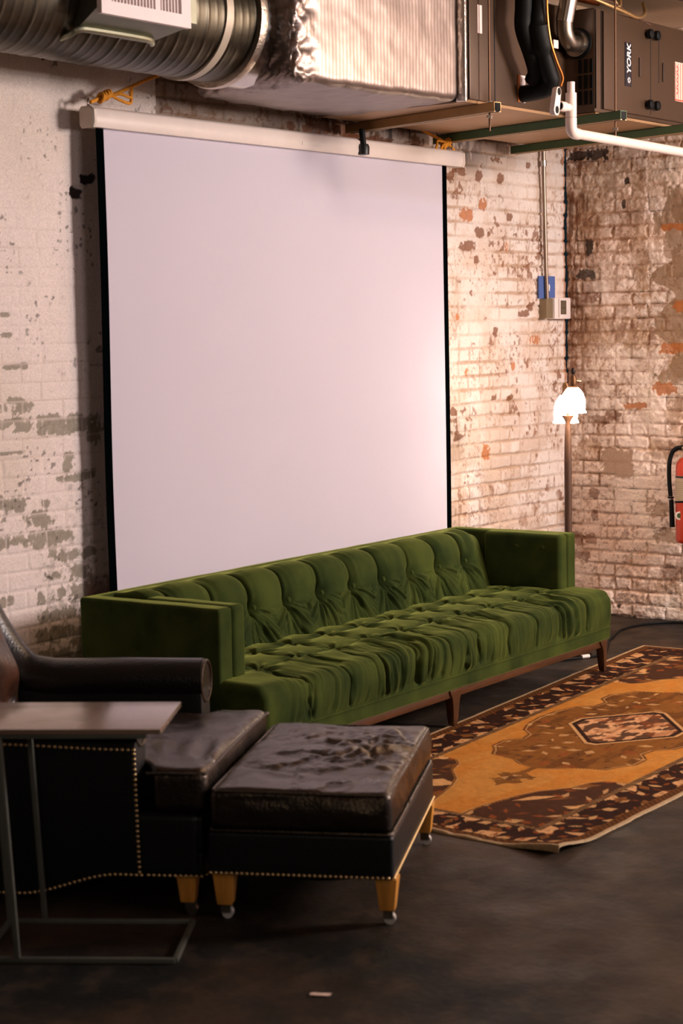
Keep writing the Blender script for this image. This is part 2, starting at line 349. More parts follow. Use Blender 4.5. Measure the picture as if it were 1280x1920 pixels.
    C = np.where(pier[..., None], P, C); H = np.where(pier, H2+.065, H)
    V = np.stack([X, -H, Z], -1)
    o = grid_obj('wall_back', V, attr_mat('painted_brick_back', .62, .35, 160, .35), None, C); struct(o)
def make_right_wall():
    ys = np.concatenate([[0.0], np.arange(.0001, 1.35, .0036), np.arange(1.35, 3.2, .012), np.arange(3.2, 9.0, .04)])
    zs = np.arange(0, 3.251, .0040)
    Y, Z = np.meshgrid(ys, zs, indexing='ij')
    d, row, k, hb, dz, dx = bricks(Y, Z, .0735, .21, 111, 1.5)
    rough = fbm(Y*9, Z*9, 140); fine = fbm(Y*45, Z*45, 141, 3); fine2 = fbm(Y*110, Z*110, 142, 2); low = fbm(Y*1.9, Z*1.9, 160); mid = fbm(Y*7, Z*7, 161)
    over = sst(.42, .62, fbm(Y*3, Z*3, 150))
    H = -.011*(1-sst(.000, .016, d+.010*(fine-.5)))*(1-.65*over)+(hb-.5)*.008+(rough-.5)*.024+(fine-.5)*.009+(fine2-.5)*.0025
    C = np.empty(Y.shape+(3,)); C[:] = np.array(lin((240, 218, 204)))
    C = mixc(C, np.array(lin((216, 182, 158))), .6*sst(.4, .7, mid))
    C = mixc(C, np.array(lin((246, 232, 220))), .55*over)
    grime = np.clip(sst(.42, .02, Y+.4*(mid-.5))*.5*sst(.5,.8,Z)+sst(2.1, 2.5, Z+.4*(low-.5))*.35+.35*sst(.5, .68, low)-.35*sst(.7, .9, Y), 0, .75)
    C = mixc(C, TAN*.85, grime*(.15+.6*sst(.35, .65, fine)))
    C = mixc(C, GRIME_SHADE, grime*.45*sst(.52, .66, fbm(Y*11, Z*11, 162)))
    for m, t in spots(Y, Z, [(-a, b, c, e, g) for a, b, c, e, g in RSP if g in 'wt'], 170, 1.0):
        C = mixc(C, PAINT if t == 'w' else TAN, m*.6)
    j = 1-sst(.000, .013, d+.009*(fine-.5)); C = mixc(C, np.array(lin((168, 126, 92))), np.clip(j*(.15+.7*sst(.3, .7, fbm(Y*3.1, Z*5, 168)))*(1-.5*over), 0, .75))
    crack = (1-sst(.0, .0030, d+.006*(fine-.35)))*sst(.54, .62, fbm(Y*7, Z*7, 163)); C = mixc(C, DRK*1.5, crack*.85); H = H-.006*crack
    flake = sst(.60, .67, fbm(Y*34, Z*26, 164, 3))*sst(.45, .6, fbm(Y*6+9, Z*6, 165)); C = mixc(C, BRN*1.25, flake*.5)
    strk = sst(.52, .60, fbm(Y*60, Z*9, 166, 3))*sst(.22, .1, Y)*sst(1.4, 1.7, Z); C = mixc(C, BRN*.6, strk*.75)
    # bare repair column at the far right: grey mortar with orange bricks
    rep = sst(.600, .612, Y+.16*(fbm(Y*8, Z*11, 167)-.5)+.03*(fine-.5)-.05*np.sin(Z*22))*sst(1.30, 1.36, Z+.1*(fine-.5))*sst(2.42, 2.36, Z+.1*(fine-.5))*sst(1.10, 1.06, Y+.12*(fbm(Y*8, Z*11, 175)-.5))
    C = mixc(C, MORT*(.9+.2*fine[..., None]), rep*.85); H = H*(1-rep*.6)-.004*rep
    cz = sst(.24, .06, Y+.18*(mid-.5))*sst(.9, 1.3, Z+.3*(low-.5))*sst(.46, .56, fbm(Y*26, Z*13, 169)); C = mixc(C, BRN*1.15, cz*.62)
    sp2 = sst(.60, .67, fbm(Y*70, Z*60, 172, 3))*sst(.42, .6, fbm(Y*5, Z*5, 173)); C = mixc(C, np.array(lin((150, 104, 68))), sp2*.55)
    for pas in 'mbdoc':
        for m, t in spots(Y, Z, [(-a, b, c, e, g) for a, b, c, e, g in RSP if g == pas], 180, .75 if pas != 'c' else .3):
            C = mixc(C, {'o': ORG, 'b': BRN*1.1, 'd': DRK*1.2, 'm': MORT*1.05, 'c': CEM*1.05}[t], m*(.85 if t in 'ocd' else .62))
            if t in 'md': H = H*(1-m)-.008*m
            if t == 'o': H = H*(1-m*.6)-.002*m
            if t == 'c': H = H*(1-m)+.004*m
    V = np.stack([-H*0-np.clip(H, -.03, .03), -Y, Z], -1)
    o = grid_obj('wall_right', V, attr_mat('painted_brick_right', .7, .45, 160, .3), None, C); struct(o)
make_back_wall(); make_right_wall()

# floor: worn black paint on concrete
def make_floor():
    m, nt, b = newmat('worn_black_floor_paint')
    tc = nt.nodes.new('ShaderNodeTexCoord')
    def noise(s, d=6):
        n = nt.nodes.new('ShaderNodeTexNoise'); n.inputs['Scale'].default_value = s; n.inputs['Detail'].default_value = d
        nt.links.new(tc.outputs['Object'], n.inputs['Vector']); return n.outputs['Fac']
    def ramp(f, a, b_, c0, c1):
        r = nt.nodes.new('ShaderNodeValToRGB'); r.color_ramp.elements[0].position = a; r.color_ramp.elements[1].position = b_
        r.color_ramp.elements[0].color = (*c0, 1); r.color_ramp.elements[1].color = (*c1, 1); nt.links.new(f, r.inputs['Fac']); return r.outputs['Color']
    base = ramp(noise(1.7), .38, .66, lin((12, 15, 15)), lin((60, 45, 32)))
    sc = ramp(noise(9), .5, .72, (0, 0, 0), (1, 1, 1))
    mx = nt.nodes.new('ShaderNodeMix'); mx.data_type = 'RGBA'; mx.inputs['B'].default_value = (*lin((72, 55, 40)), 1)
    ms = nt.nodes.new('ShaderNodeMath'); ms.operation = 'MULTIPLY'; ms.inputs[1].default_value = .5
    nt.links.new(sc, ms.inputs[0]); nt.links.new(ms.outputs[0], mx.inputs['Factor']); nt.links.new(base, mx.inputs['A'])
    dots = ramp(noise(120, 2), .74, .77, (0, 0, 0), (1, 1, 1))
    mx2 = nt.nodes.new('ShaderNodeMix'); mx2.data_type = 'RGBA'; mx2.inputs['B'].default_value = (*lin((130, 115, 100)), 1)
    nt.links.new(dots, mx2.inputs['Factor']); nt.links.new(mx.outputs['Result'], mx2.inputs['A'])
    nt.links.new(mx2.outputs['Result'], b.inputs['Base Color'])
    rr = ramp(noise(5), .35, .7, (.5,)*3, (.75,)*3); nt.links.new(rr, b.inputs['Roughness'])
    bp = nt.nodes.new('ShaderNodeBump'); bp.inputs['Strength'].default_value = .25; bp.inputs['Distance'].default_value = .01
    nt.links.new(noise(40), bp.inputs['Height']); nt.links.new(bp.outputs['Normal'], b.inputs['Normal'])
    b.inputs['Specular IOR Level'].default_value = .22
    o = MB().box(-11, 0, -9, 0, -.1, 0).build('floor', m, smooth=False); struct(o)
make_floor()
o = MB().box(-11, 0.2, -9.3, .2, 3.25, 3.4).build('ceiling', pm('cream_ceiling', (214, 190, 165), .85, var=.15, scale=3, bump=.1), smooth=False); struct(o)
jm = pm('ceiling_board', (200, 170, 142), .8, var=.2)
for i, yy in enumerate((-.28, -.62, -1.5, -2.7)):
    o = MB().box(-11, 0, yy-.02, yy+.02, 3.222, 3.25).build('trim_%d' % (i+1), jm, smooth=False, bevel=.003); struct(o)
# ------------------------------------------------------------------ shared materials
M_WHITE = pm('white_enamel', (222, 208, 200), .4, var=.05)
M_BLACKM = pm('black_metal', (18, 18, 20), .45, var=.2)
M_BLACKR = pm('black_rubber', (6, 8, 9), .6, var=.2, spec=.2)
M_BORDER = pm('black_screen_border', (3, 5, 6), .9, var=.1, spec=.0)
M_GALV = pm('galvanised_steel', (150, 140, 130), .38, 1, var=.25, scale=8, rvar=.12, bump=.03, bscale=20)
M_STEEL = pm('bright_steel', (200, 195, 190), .22, 1, var=.1)
M_CHROME = pm('chrome', (225, 225, 225), .12, 1, var=.02)
M_PVC = pm('white_pvc', (232, 214, 206), .38, var=.04)
M_ROPE = pm('yellow_rope', (244, 160, 34), .8, var=.35, scale=160, bump=.6, bscale=250)
M_VELVET = pm('green_velvet', (62, 72, 30), .85, scale=5, sheen=.7, sheen_tint=(168, 174, 88), bump=.05, bscale=300, col2=(34, 46, 20), spec=.05)
M_LEATHER = pm('black_leather', (30, 22, 18), .29, var=.4, scale=5, bump=.25, bscale=110, rvar=.09, col2=(16, 14, 13), spec=.85)
M_LEATHERA = pm('black_arm_leather', (20, 15, 13), .30, var=.3, scale=5, bump=.2, bscale=110, col2=(9, 10, 11), spec=.6)
M_LEATHER.node_tree.nodes['Principled BSDF'].inputs['Specular Tint'].default_value = (1, .78, .60, 1)
M_LEATHERD = pm('black_leather_panel', (8, 11, 12), .45, var=.3, scale=5, bump=.15, bscale=140, spec=.4)
M_BRASS = pm('aged_brass', (224, 190, 135), .33, .9, var=.3)
M_OAK = pm('honey_oak', (228, 156, 66), .4, var=.3, scale=6, stretch=(8, 8, 1), bump=.05)
M_WALNUT = pm('walnut', (80, 47, 24), .4, var=.4, scale=7, stretch=(1, 8, 8), bump=.05)

# ------------------------------------------------------------------ projector screen on the back wall
scr = thing('projector_screen', 'large pull-down white projector screen with black side borders hanging before the brick wall', 'projector screen', (-2.71, -.16, 0))
m_fab = pm('matte_screen_fabric', (198, 191, 202), .8, var=.02, scale=2, bump=.02, bscale=300, spec=.15)
zt, zb = 2.475, .44
def sheet(x0, x1, name, mat, yo=0.0):
    xs = np.linspace(x0, x1, max(3, int((x1-x0)/.04)+2)); zs = np.linspace(zb, zt, 60)
    X, Z = np.meshgrid(xs, zs, indexing='ij')
    def fy(X, Z): return .0045*np.sin(X*2.1+Z*1.3+.6)*(zt-Z)+.010*np.sin(Z*1.9+.4)*np.exp(-((X+1.22)/.12)**2)*np.sin((Z-zb)/(zt-zb)*PI)
    fr = np.stack([X, fy(X, Z)+yo-.001, Z], -1); bk = np.stack([X, fy(X, Z)+yo+.001, Z], -1)
    full = np.concatenate([fr, bk[:, ::-1]], 1); full = np.concatenate([full, full[:, :1]], 1)
    return grid_obj(name, full, mat, scr)
sheet(-1.208, 1.196, 'screen_fabric', m_fab)
sheet(-1.25, -1.208, 'black_border', M_BORDER); sheet(1.196, 1.236, 'black_border', M_BORDER)
def housing_ring(x, s=1.0):
    pr = [(-.038, -.020), (-.030, -.040), (.030, -.040), (.040, -.028), (.040, .030), (.030, .040), (-.018, .040), (-.036, .026)]
    return [(x, y*s, 2.497+z*s) for y, z in pr]
MB().loft([housing_ring(-1.285), housing_ring(1.335)]).build('screen_housing', M_WHITE, scr, sharp=50)
for x0, x1 in ((-1.30, -1.283), (1.333, 1.35)):
    MB().loft([housing_ring(x0, 1.02 if x0 > 0 else .9), housing_ring(x0+(x1-x0)*.3, 1.06), housing_ring(x1, 1.06 if x0 > 0 else 1.06)]).build('end_cap', pm('cream_plastic', (206, 190, 176), .5, var=.05), scr)
MB().box(-1.24, 1.225, -.012, .012, zb-.022, zb+.004).build('bottom_bar', M_BLACKM, scr, bevel=.003)
lab = MB().box(.02, .16, -.0395, -.0375, 2.476, 2.492).build('maker_plate', pm('glossy_plate', (230, 220, 210), .15), scr)
for x in (-1.285, 1.29):
    MB().tube(smooth_path([(x, 0, 2.53), (x+.012, .01, 2.548), (x+.0, 0, 2.57), (x-.014, -.008, 2.55), (x-.004, 0, 2.532)], 5), .0035, 8).build('hanging_eye', M_STEEL, scr)

def rope(label, pts, knot, tails, loc):
    t = thing('rope', label, 'rope', loc, 0, 'ropes holding the projector screen')
    L = Vector(loc)
    MB().tube([Vector(p)-L for p in smooth_path(pts, 10)], .0075, 10).build('cord', M_ROPE, t)
    kb = MB(); k = Vector(knot)-L
    for i in range(4):
        r = .016-.002*(i % 2); c = k+Vector(((i-1.5)*.014, 0, (i-1.5)*.006))
        kb.tube([c+Vector((.004*math.sin(a), r*math.cos(a), r*math.sin(a))) for a in [2*PI*j/14 for j in range(14)]], .0075, 8, closed=True)
    kb.build('knot', M_ROPE, t)
    for tl in tails:
        MB().tube([Vector(p)-L for p in smooth_path(tl, 8)], .0065, 8).build('frayed_end', M_ROPE, t)
    return t
rope('orange yellow rope with looped knot tying left end of projector screen to the duct', [(-3.985, -.16, 2.555), (-3.93, -.16, 2.575), (-3.868, -.16, 2.59), (-3.70, -.20, 2.665), (-3.50, -.30, 2.76), (-3.42, -.36, 2.86)], (-3.91, -.165, 2.585),
     [[(-3.88, -.17, 2.59), (-3.83, -.18, 2.572), (-3.78, -.18, 2.567), (-3.772, -.18, 2.60), (-3.768, -.18, 2.625)], [(-3.88, -.17, 2.592), (-3.84, -.19, 2.596), (-3.79, -.19, 2.588), (-3.785, -.185, 2.612)]], (-3.985, -.16, 2.555))
rope('orange yellow rope with frayed strands at right end of projector screen under the channels', [(-1.40, -.16, 2.54), (-1.44, -.16, 2.560), (-1.50, -.15, 2.585), (-1.62, -.13, 2.62), (-1.70, -.12, 2.66), (-1.72, -.12, 2.75)], (-1.47, -.16, 2.572),
     [[(-1.48, -.17, 2.57), (-1.53, -.18, 2.555), (-1.55, -.18, 2.53), (-1.545, -.18, 2.505)], [(-1.48, -.17, 2.57), (-1.515, -.18, 2.55), (-1.52, -.18, 2.52), (-1.51, -.18, 2.50)], [(-1.47, -.17, 2.57), (-1.56, -.17, 2.575), (-1.585, -.18, 2.55), (-1.60, -.18, 2.522)]], (-1.40, -.16, 2.54))
bolt = thing('hanging_clamp', 'small black hanging clamp on top of the projector screen housing', 'clamp', (-2.235, -.205, 2.48))
MB().tube([(0, 0, .02), (0, .01, .10)], .014, 10).build('strap', M_BLACKR, bolt)
MB().lathe([(.001, -.02), (.026, -.018), (.028, .015), (.022, .03), (.001, .032)], 18).build('clamp_head', M_BLACKM, bolt)

# ------------------------------------------------------------------ overhead: spiral duct with register
R = .235; DY, DZ = -.50, 2.868
duct = thing('spiral_duct', 'round galvanised spiral air duct along the top left of the brick wall', 'duct', (-3.5, DY, DZ))
def duct_mesh():
    L = 3.6; nx = 700; nt_ = 72
    xs = np.linspace(-L, -.12, nx); th = np.linspace(0, 2*PI, nt_, endpoint=False)
    X, T = np.meshgrid(xs, th, indexing='ij')
    ph = ((X/.145 - T/(2*PI)) % 1.0)
    rr = R+.0032*np.exp(-((ph-.5)/.05)**2)+.0014*np.exp(-((ph-.12)/.05)**2)+.0014*np.exp(-((ph-.85)/.04)**2)+.001*np.sin(X*9+T*3)
    V = np.stack([X, rr*np.cos(T), rr*np.sin(T)], -1); V = np.concatenate([V, V[:, :1]], 1)
    return grid_obj('spiral_tube', V, pm('dull_galvanised_duct', (92, 86, 74), .42, 1, var=.5, scale=4, rvar=.12, bump=.06, bscale=14, stretch=(.6, 2, 2)), duct)
duct_mesh()
def ring(name, x0, x1, r0_, r1_, mat, parent, bulge=0):
    n = 64; prof = [(x0, r0_), (x0, r1_), ((x0+x1)/2, r1_+bulge), (x1, r1_), (x1, r0_)]
    return MB().loft([[(x, r*math.cos(2*PI*k/n), r*math.sin(2*PI*k/n)) for k in range(n)] for x, r in prof], closed=True).build(name, mat, parent)
ring('duct_band', -.335, -.295, R-.01, R+.009, pm('pale_duct_tape', (190, 178, 160), .5, .3), duct)
ring('joint_ring', -.145, -.105, R-.01, R+.022, pm('foil_tape', (205, 190, 175), .35, .9, bump=.3, bscale=60), duct, .004)
ring('collar', -.105, .03, R-.02, R+.010, M_STEEL, duct)
# saddle with register
sad = MB()
pr = []
for x, xl in ((-1.11, -1.09), (-.60, -.70)):
    pr.append([(xl, -.08, -.18), (xl, -.20, -.158), (x, -.32, -.10), (x, -.32, .12), (x, -.20, .17)])
sad.loft(pr); sad.build('register_saddle', pm('duct_saddle', (128, 128, 112), .4, .9, var=.2), duct, sharp=30)
MB().tube(smooth_path([(-1.10, -.10, -.19), (-1.105, -.17, -.180), (-1.09, -.205, -.164), (-1.02, -.212, -.160), (-.76, -.212, -.160), (-.70, -.19, -.168)], 6), .012, 8).build('saddle_lip', pm('duct_lip', (150, 150, 128), .4, .8), duct)
reg = MB(); X0, X1, Zb, Zt = -1.115, -.655, -.125, .10; yF = -.335
for a, b, c, d in ((X0, X1, Zb, Zb+.045), (X0, X1, Zt-.035, Zt), (X0, X0+.05, Zb+.045, Zt-.035), (X1-.05, X1, Zb+.045, Zt-.035), (X0+.272, X0+.298, Zb+.045, Zt-.035)):
    reg.box(a, b, yF-.006, yF+.016, c, d)
rg = reg.build('register_grille', pm('white_register', (238, 222, 220), .45, var=.03), duct)
MB().box(X0+.03, X1-.03, yF+.012, yF+.018, Zb+.03, Zt-.03).build('dark_opening', M_BLACKM, duct)
x = X0+.062
while x < X1-.06:
    if not (X0+.262 < x < X0+.302): MB().bar((x, yF+.004, Zb+.04), (x, yF+.004, Zt-.03), .005, .016).build('louvre', rg.data.materials[0], rg)
    x += .0165

# foil insulated plenum between duct and furnace
FB = [(-2.50, -.915), (-3.555, -.83), (-3.42, -.205), (-2.39, -.14)]
foil = thing('insulated_duct_box', 'large silver foil wrapped rectangular duct above the projector screen', 'duct', (-3.0, -.52, 2.62))
def foil_fn(P, N):
    # unit box -> footprint quad
    u = P[:, 0]/1.06+.5; v = P[:, 1]/.65+.5; z = P[:, 2]
    A = np.array(FB)-np.array((-3.0, -.52))
    XY = (A[1]*(1-u)[:, None]+A[0]*u[:, None])*(1-v)[:, None]+(A[2]*(1-u)[:, None]+A[3]*u[:, None])*v[:, None]
    out = np.column_stack([XY, z+.31])
    s = P[:, 0]*1.0; t = P[:, 1]+P[:, 2]*.7
    w = .010*(fbm(s*3, t*3+P[:, 2]*2, 201)-.5)
    sag = -.022*np.clip(-N[:, 2], 0, 1)*np.sin(np.clip(u, 0, 1)*PI)*np.sin(np.clip(v, 0, 1)*PI)
    left = sst(.17, .02, u); cr = left*(1-v)*1.0+left*.35
    crum = (np.abs(fbm(P[:, 0]*16+P[:, 2]*9, P[:, 2]*26+P[:, 1]*14, 203, 4)-.5)*2)
    w2 = -.040*crum*cr+.004*cr
    edge = sst(.26, .305, np.abs(P[:, 2]))*.010*(fbm(s*14, t*14, 205)-.5)
    out = out+N*(w+w2+edge+.003*(fbm(s*20, t*20, 207)-.5))[:, None]; out[:, 2] += sag
    return out
m_foil, nt, b = newmat('scrim_foil')
tc = nt.nodes.new('ShaderNodeTexCoord'); wv = nt.nodes.new('ShaderNodeTexWave'); wv.inputs['Scale'].default_value = 15; wv.inputs['Distortion'].default_value = .8; wv.bands_direction = 'X'
wv2 = nt.nodes.new('ShaderNodeTexWave'); wv2.inputs['Scale'].default_value = 26; wv2.bands_direction = 'Z'
nz = nt.nodes.new('ShaderNodeTexNoise'); nz.inputs['Scale'].default_value = 22; nz.inputs['Detail'].default_value = 8
for n in (wv, wv2, nz): nt.links.new(tc.outputs['Object'], n.inputs['Vector'])
ad = nt.nodes.new('ShaderNodeMath'); ad.operation = 'ADD'; ad2 = nt.nodes.new('ShaderNodeMath'); ad2.operation = 'MULTIPLY_ADD'; ad2.inputs[1].default_value = 1.6
nt.links.new(wv.outputs['Fac'], ad.inputs[0]); nt.links.new(wv2.outputs['Fac'], ad.inputs[1]); wv2.inputs['Scale'].default_value = .001; nt.links.new(nz.outputs['Fac'], ad2.inputs[0]); nt.links.new(ad.outputs[0], ad2.inputs[2])
bp = nt.nodes.new('ShaderNodeBump'); bp.inputs['Strength'].default_value = .08; bp.inputs['Distance'].default_value = .004
nt.links.new(ad2.outputs[0], bp.inputs['Height']); nt.links.new(bp.outputs['Normal'], b.inputs['Normal'])
b.inputs['Base Color'].default_value = (*lin((142, 128, 121)), 1); b.inputs['Metallic'].default_value = .93; b.inputs['Roughness'].default_value = .43
rbox('foil_wrap', (1.06, .65, .62), .035, m_foil, foil, step=.012, fn=foil_fn)
MB().bar((.505, -.40, .0), (.505, -.40, .60), .016, .05).build('foil_tape_seam', pm('bright_foil_tape', (225, 215, 205), .3, .9, bump=.5, bscale=40), foil, bevel=.004)

# ------------------------------------------------------------------ furnace / air handler
M_CAB = pm('brown_grey_cabinet', (78, 58, 43), .42, .35, var=.12, scale=2.5, rvar=.05)
M_CABD = pm('dark_recess', (34, 30, 27), .5, .3, var=.2)
M_PAN = pm('lit_cabinet_underside', (176, 140, 104), .5, .5, var=.15, scale=4)  # tan holds the lamp light from below; the cabinet itself is brown
fur = thing('furnace_unit', 'brown metal horizontal furnace cabinet hung from the ceiling over the corner', 'furnace', (-2.46, -.14, 2.62))
def cab(name, x0, x1, yf, z0, z1, mat, r=.012, yb=0.0):
    return MB().box(x0, x1, yf, yb, z0, z1).build(name, mat, fur, bevel=r)
cab('coil_cabinet', .0, .822, -.80, .012, .50, M_CAB, .008)
cab('coil_seam', .198, .203, -.803, .02, .495, M_CABD, .001)
cab('corner_post', -.03, .004, -.79, .004, .50, M_CABD, .003)
cab('blower_cabinet', .82, 1.95, -.955, .012, .487, M_CAB, .012)
cab('door_panel', .885, 1.95, -.968, .03, .478, M_CAB, .008, -.95)
MB().box(.824, .826, -.9595, -.952, .03, .478).box(.876, .882, -.958, -.952, .03, .478).build('door_gap', M_CABD, fur)
MB().box(-.02, 1.95, -.79, .0, .0, .012).box(.83, 1.95, -.952, -.79, .0, .012).build('bottom_pan', M_PAN, fur)
for xx in (1.345, 1.43): cab('panel_seam', xx-.002, xx+.002, -.9695, .04 if xx < 1.4 else .2, .45, M_CABD, .0008)
for gy in (-.945, -.915, -.885):
    for gz in (.05, .122, .194): MB().box(.814, .8205, gy, gy+.014, gz, gz+.062).build('vent_slot', M_BLACKR, fur)
for kx in (1.305, 1.375):
    for kz in (.085, .418):
        kb = MB(); n = 14
        kb.loft([[(kx+r*math.cos(2*PI*k/n), -.968-y, kz+r*math.sin(2*PI*k/n)) for k in range(n)] for y, r in ((0, .008), (.012, .008), (.013, .024), (.03, .022), (.034, .012))])
        kb.build('door_knob', M_BLACKR, fur)
for hx, hz in ((1.232, .255), (1.475, .255)): cab('slot_handle', hx-.009, hx+.009, -.974, hz-.045, hz+.045, pm('slot_dark', (60, 44, 34), .5), .002, -.966)
m_lab = pm('label_paper', (226, 205, 200), .6, var=.04)
MB().box(.062, .098, -.8025, -.80, .30, .42).build('paper_label', m_lab, fur)
lb = MB().box(.395, .455, -.8025, -.80, .035, .155).build('paper_label', m_lab, fur)
MB().box(.393, .409, -.8032, -.8002, .035, .155).build('orange_strip', pm('orange_print', (214, 120, 40), .6), lb)
for i in range(5): MB().box(.417+i*.007, .4195+i*.007, -.8032, -.8002, .045, .145).build('print_line', pm('grey_print', (150, 140, 140), .6), lb)
rl = MB().box(1.60, 1.80, -.9705, -.966, .13, .32).build('rating_label', pm('pink_label', (240, 205, 190), .6), fur)
m_red = pm('red_print', (205, 70, 40), .6)
for i in range(8): MB().box(1.605+i*.024, 1.608+i*.024, -.972, -.9702, .135, .315).build('ruled_line', m_red, rl)
MB().box(1.60, 1.80, -.972, -.9702, .132, .138).build('ruled_line', m_red, rl)
for i in range(4):
    MB().bar((1.617, -.9715, .165+i*.035), (1.632, -.9715, .180+i*.035), .002, .004).build('warning_mark', m_red, rl)
    MB().bar((1.617, -.9715, .195+i*.035), (1.632, -.9715, .180+i*.035), .002, .004).build('warning_mark', m_red, rl)
bd = MB().box(1.083, 1.146, -.9715, -.966, .155, .358).build('maker_badge', pm('navy_badge', (16, 18, 34), .35), fur, bevel=.002)
def text_obj(s, size, loc, rot, mat, parent, name='lettering', bold=0, shear=0):
    cu = bpy.data.curves.new('t', 'FONT'); cu.body = s; cu.size = size; cu.extrude = .0008; cu.offset = bold; cu.shear = shear; cu.align_x = 'LEFT'; cu.align_y = 'CENTER'
    to = bpy.data.objects.new('t', cu); link(to); dg = bpy.context.evaluated_depsgraph_get()
    me = bpy.data.meshes.new_from_object(to.evaluated_get(dg)); bpy.data.objects.remove(to)
    me.materials.clear(); me.materials.append(mat); o = bpy.data.objects.new(name, me); link(o)
    o.location = loc; o.rotation_euler = rot; o.parent = parent; return o
m_wp = pm('white_print', (235, 230, 230), .5, var=.02)
# reads upward: text x axis -> +z
text_obj('YORK', .052, (1.118, -.9725, .212), (PI/2, -PI/2, 0), m_wp, bd, bold=.0012, shear=.15)
n = 20
MB().loft([[(1.118+.014*math.cos(2*PI*k/n), y, .184+.014*math.sin(2*PI*k/n)) for k in range(n)] for y in (-.9715, -.9728)]).build('snowflake_emblem', m_wp, bd)
for k in range(3):
    a = PI/3*k+.3; MB().bar((1.118-.014*math.cos(a), -.9732, .184-.014*math.sin(a)), (1.118+.014*math.cos(a), -.9732, .184+.014*math.sin(a)), .0016, .0022).build('emblem_line', bd.data.materials[0], bd)

# ------------------------------------------------------------------ slotted channels, rods
M_GREEN = pm('green_painted_channel', (80, 108, 76), .45, .3, var=.2, scale=4)
M_GOLDZ = pm('zinc_yellow_channel', (178, 140, 92), .4, .6, var=.2)
def channel(label, p0, p1, mat, lipmat):
    p0 = Vector(p0); p1 = Vector(p1); d = (p1-p0); L = d.length; rz = math.atan2(d.y, d.x)
    t = thing('support_channel', label, 'support channel', p0, rz, 'channels carrying the furnace')
    w, h, th = .041, .041, .003
    MB().box(0, L, -w/2, -w/2+th, 0, h).box(0, L, w/2-th, w/2, 0, h).box(0, L, -w/2, w/2, h-th, h).build('channel_web', mat, t)
    MB().box(0, L, -w/2-.001, -w/2+.010, -.002, .002).box(0, L, w/2-.010, w/2+.001, -.002, .002).build('channel_lip', lipmat, t)
    MB().box(L-.014, L-.002, -w/2+th, w/2-th, .003, h-th).build('open_end', M_BLACKR, t)
    return t
m_lip = pm('pale_lip', (205, 180, 145), .4, .6)
zc = 2.578
channel('tan metal support channel under left end of the furnace beside the foil duct', (-2.14, -.05, zc), (-2.39, -1.035, zc), M_GOLDZ, m_lip)
channel('green support channel crossing under the middle of the furnace, behind the white drain pipe', (-1.40, -.05, zc), (-1.70, -1.275, zc), M_GREEN, m_lip)
channel('green support channel nearest the corner, lowest and rightmost under the furnace', (-.64, -.04, zc), (-1.02, -1.42, zc), M_GREEN, m_lip)
def rod(label, x, y, z0):
    t = thing('threaded_rod', label, 'threaded rod', (x, y, z0), 0, 'rods hanging the channels')
    MB().tube([(0, 0, 0), (0, 0, 3.25-z0)], .0045, 8).build('rod', pm('dark_rod', (96, 68, 48), .5, .7), t)
    for dz in (.055, .115):
        n = 6; MB().loft([[(.013*math.cos(2*PI*k/n), .013*math.sin(2*PI*k/n), zz) for k in range(n)] for zz in (dz, dz+.012)]).build('nut', M_STEEL, t)
rod('thin threaded rod through front end of the tan support channel', -2.375, -.985, 2.50)
rod('thin threaded rod through front end of the green channel beside the badge', -1.685, -1.225, 2.48)

# ------------------------------------------------------------------ drain pipe, refrigerant lines, flue
pv = thing('drain_pipe', 'white plastic drain pipe with elbow running right below the furnace', 'pipe', (-2.22, -1.30, 2.48))
r = .0215
MB().tube([(0, 0, .05), (0, 0, .215)], r*.78, 14).build('riser', M_PVC, pv)
MB().tube([(0, 0, .065), (0, 0, .168)], r*1.12, 16).build('tee_fitting', M_PVC, pv)
MB().tube([(-.10, -.0, .105), (0, 0, .105)], r*.8, 14).build('tee_branch', M_PVC, pv)
MB().tube([(-.10, -.0, .105), (-.055, 0, .105)], r*1.0, 14).build('branch_socket', M_PVC, pv)
pl = MB(); n = 16
out = []
for k in range(n+1): a = PI*k/n; out.append((.020*math.cos(a)+.008, .020*math.sin(a)+.078))
for k in range(n+1): a = PI+PI*k/n; out.append((.024*math.cos(a)-.010, .024*math.sin(a)))
pl.loft([[(-.130+x*1.0, y, .085+z*1.0) for x, z in out] for y in (-.012, .012)])
plo = pl.build('cap_fitting', M_PVC, pv, bevel=.003)
for cx, cz in ((.008, .078), (-.010, .0)):
    MB().loft([[(-.130+cx+.013*math.cos(2*PI*k/14), y, .085+cz+.016*math.sin(2*PI*k/14)) for k in range(14)] for y in (-.014, -.0115)]).build('dark_port', M_BLACKR, plo)
MB().tube(smooth_path([(0, 0, .062), (0, 0, .03), (.006, 0, .010), (.03, 0, -.0005), (.06, 0, -.002)], 5), r*1.15, 16).build('elbow', M_PVC, pv)
MB().tube([(.03, 0, -.001), (1.6, 0, -.02)], r, 16).build('run', M_PVC, pv)
bl = thing('insulated_line', 'thick black foam insulated refrigerant line bending down in front of the furnace', 'pipe', (-2.30, -1.17, 2.65))
MB().tube(smooth_path([(.155, .07, .59), (.15, .07, .40), (.14, .07, .31), (.19, .07, .20), (.235, .07, .12), (.255, .07, .085), (.262, .10, .055), (.268, .15, .046), (.268, .225, .042)], 6), [.034]*6+[.036]*6+[.050]*6+[.038]*6+[.038]*6+[.038]*6+[.038]*12+[.038], 16).build('foam_sleeve', M_BLACKR, bl)
MB().tube(smooth_path([(.115, .12, .59), (.11, .12, .40), (.108, .12, .30), (.175, .12, .20), (.23, .13, .13), (.25, .16, .09)], 6), .040, 14).build('foam_sleeve', M_BLACKR, bl)
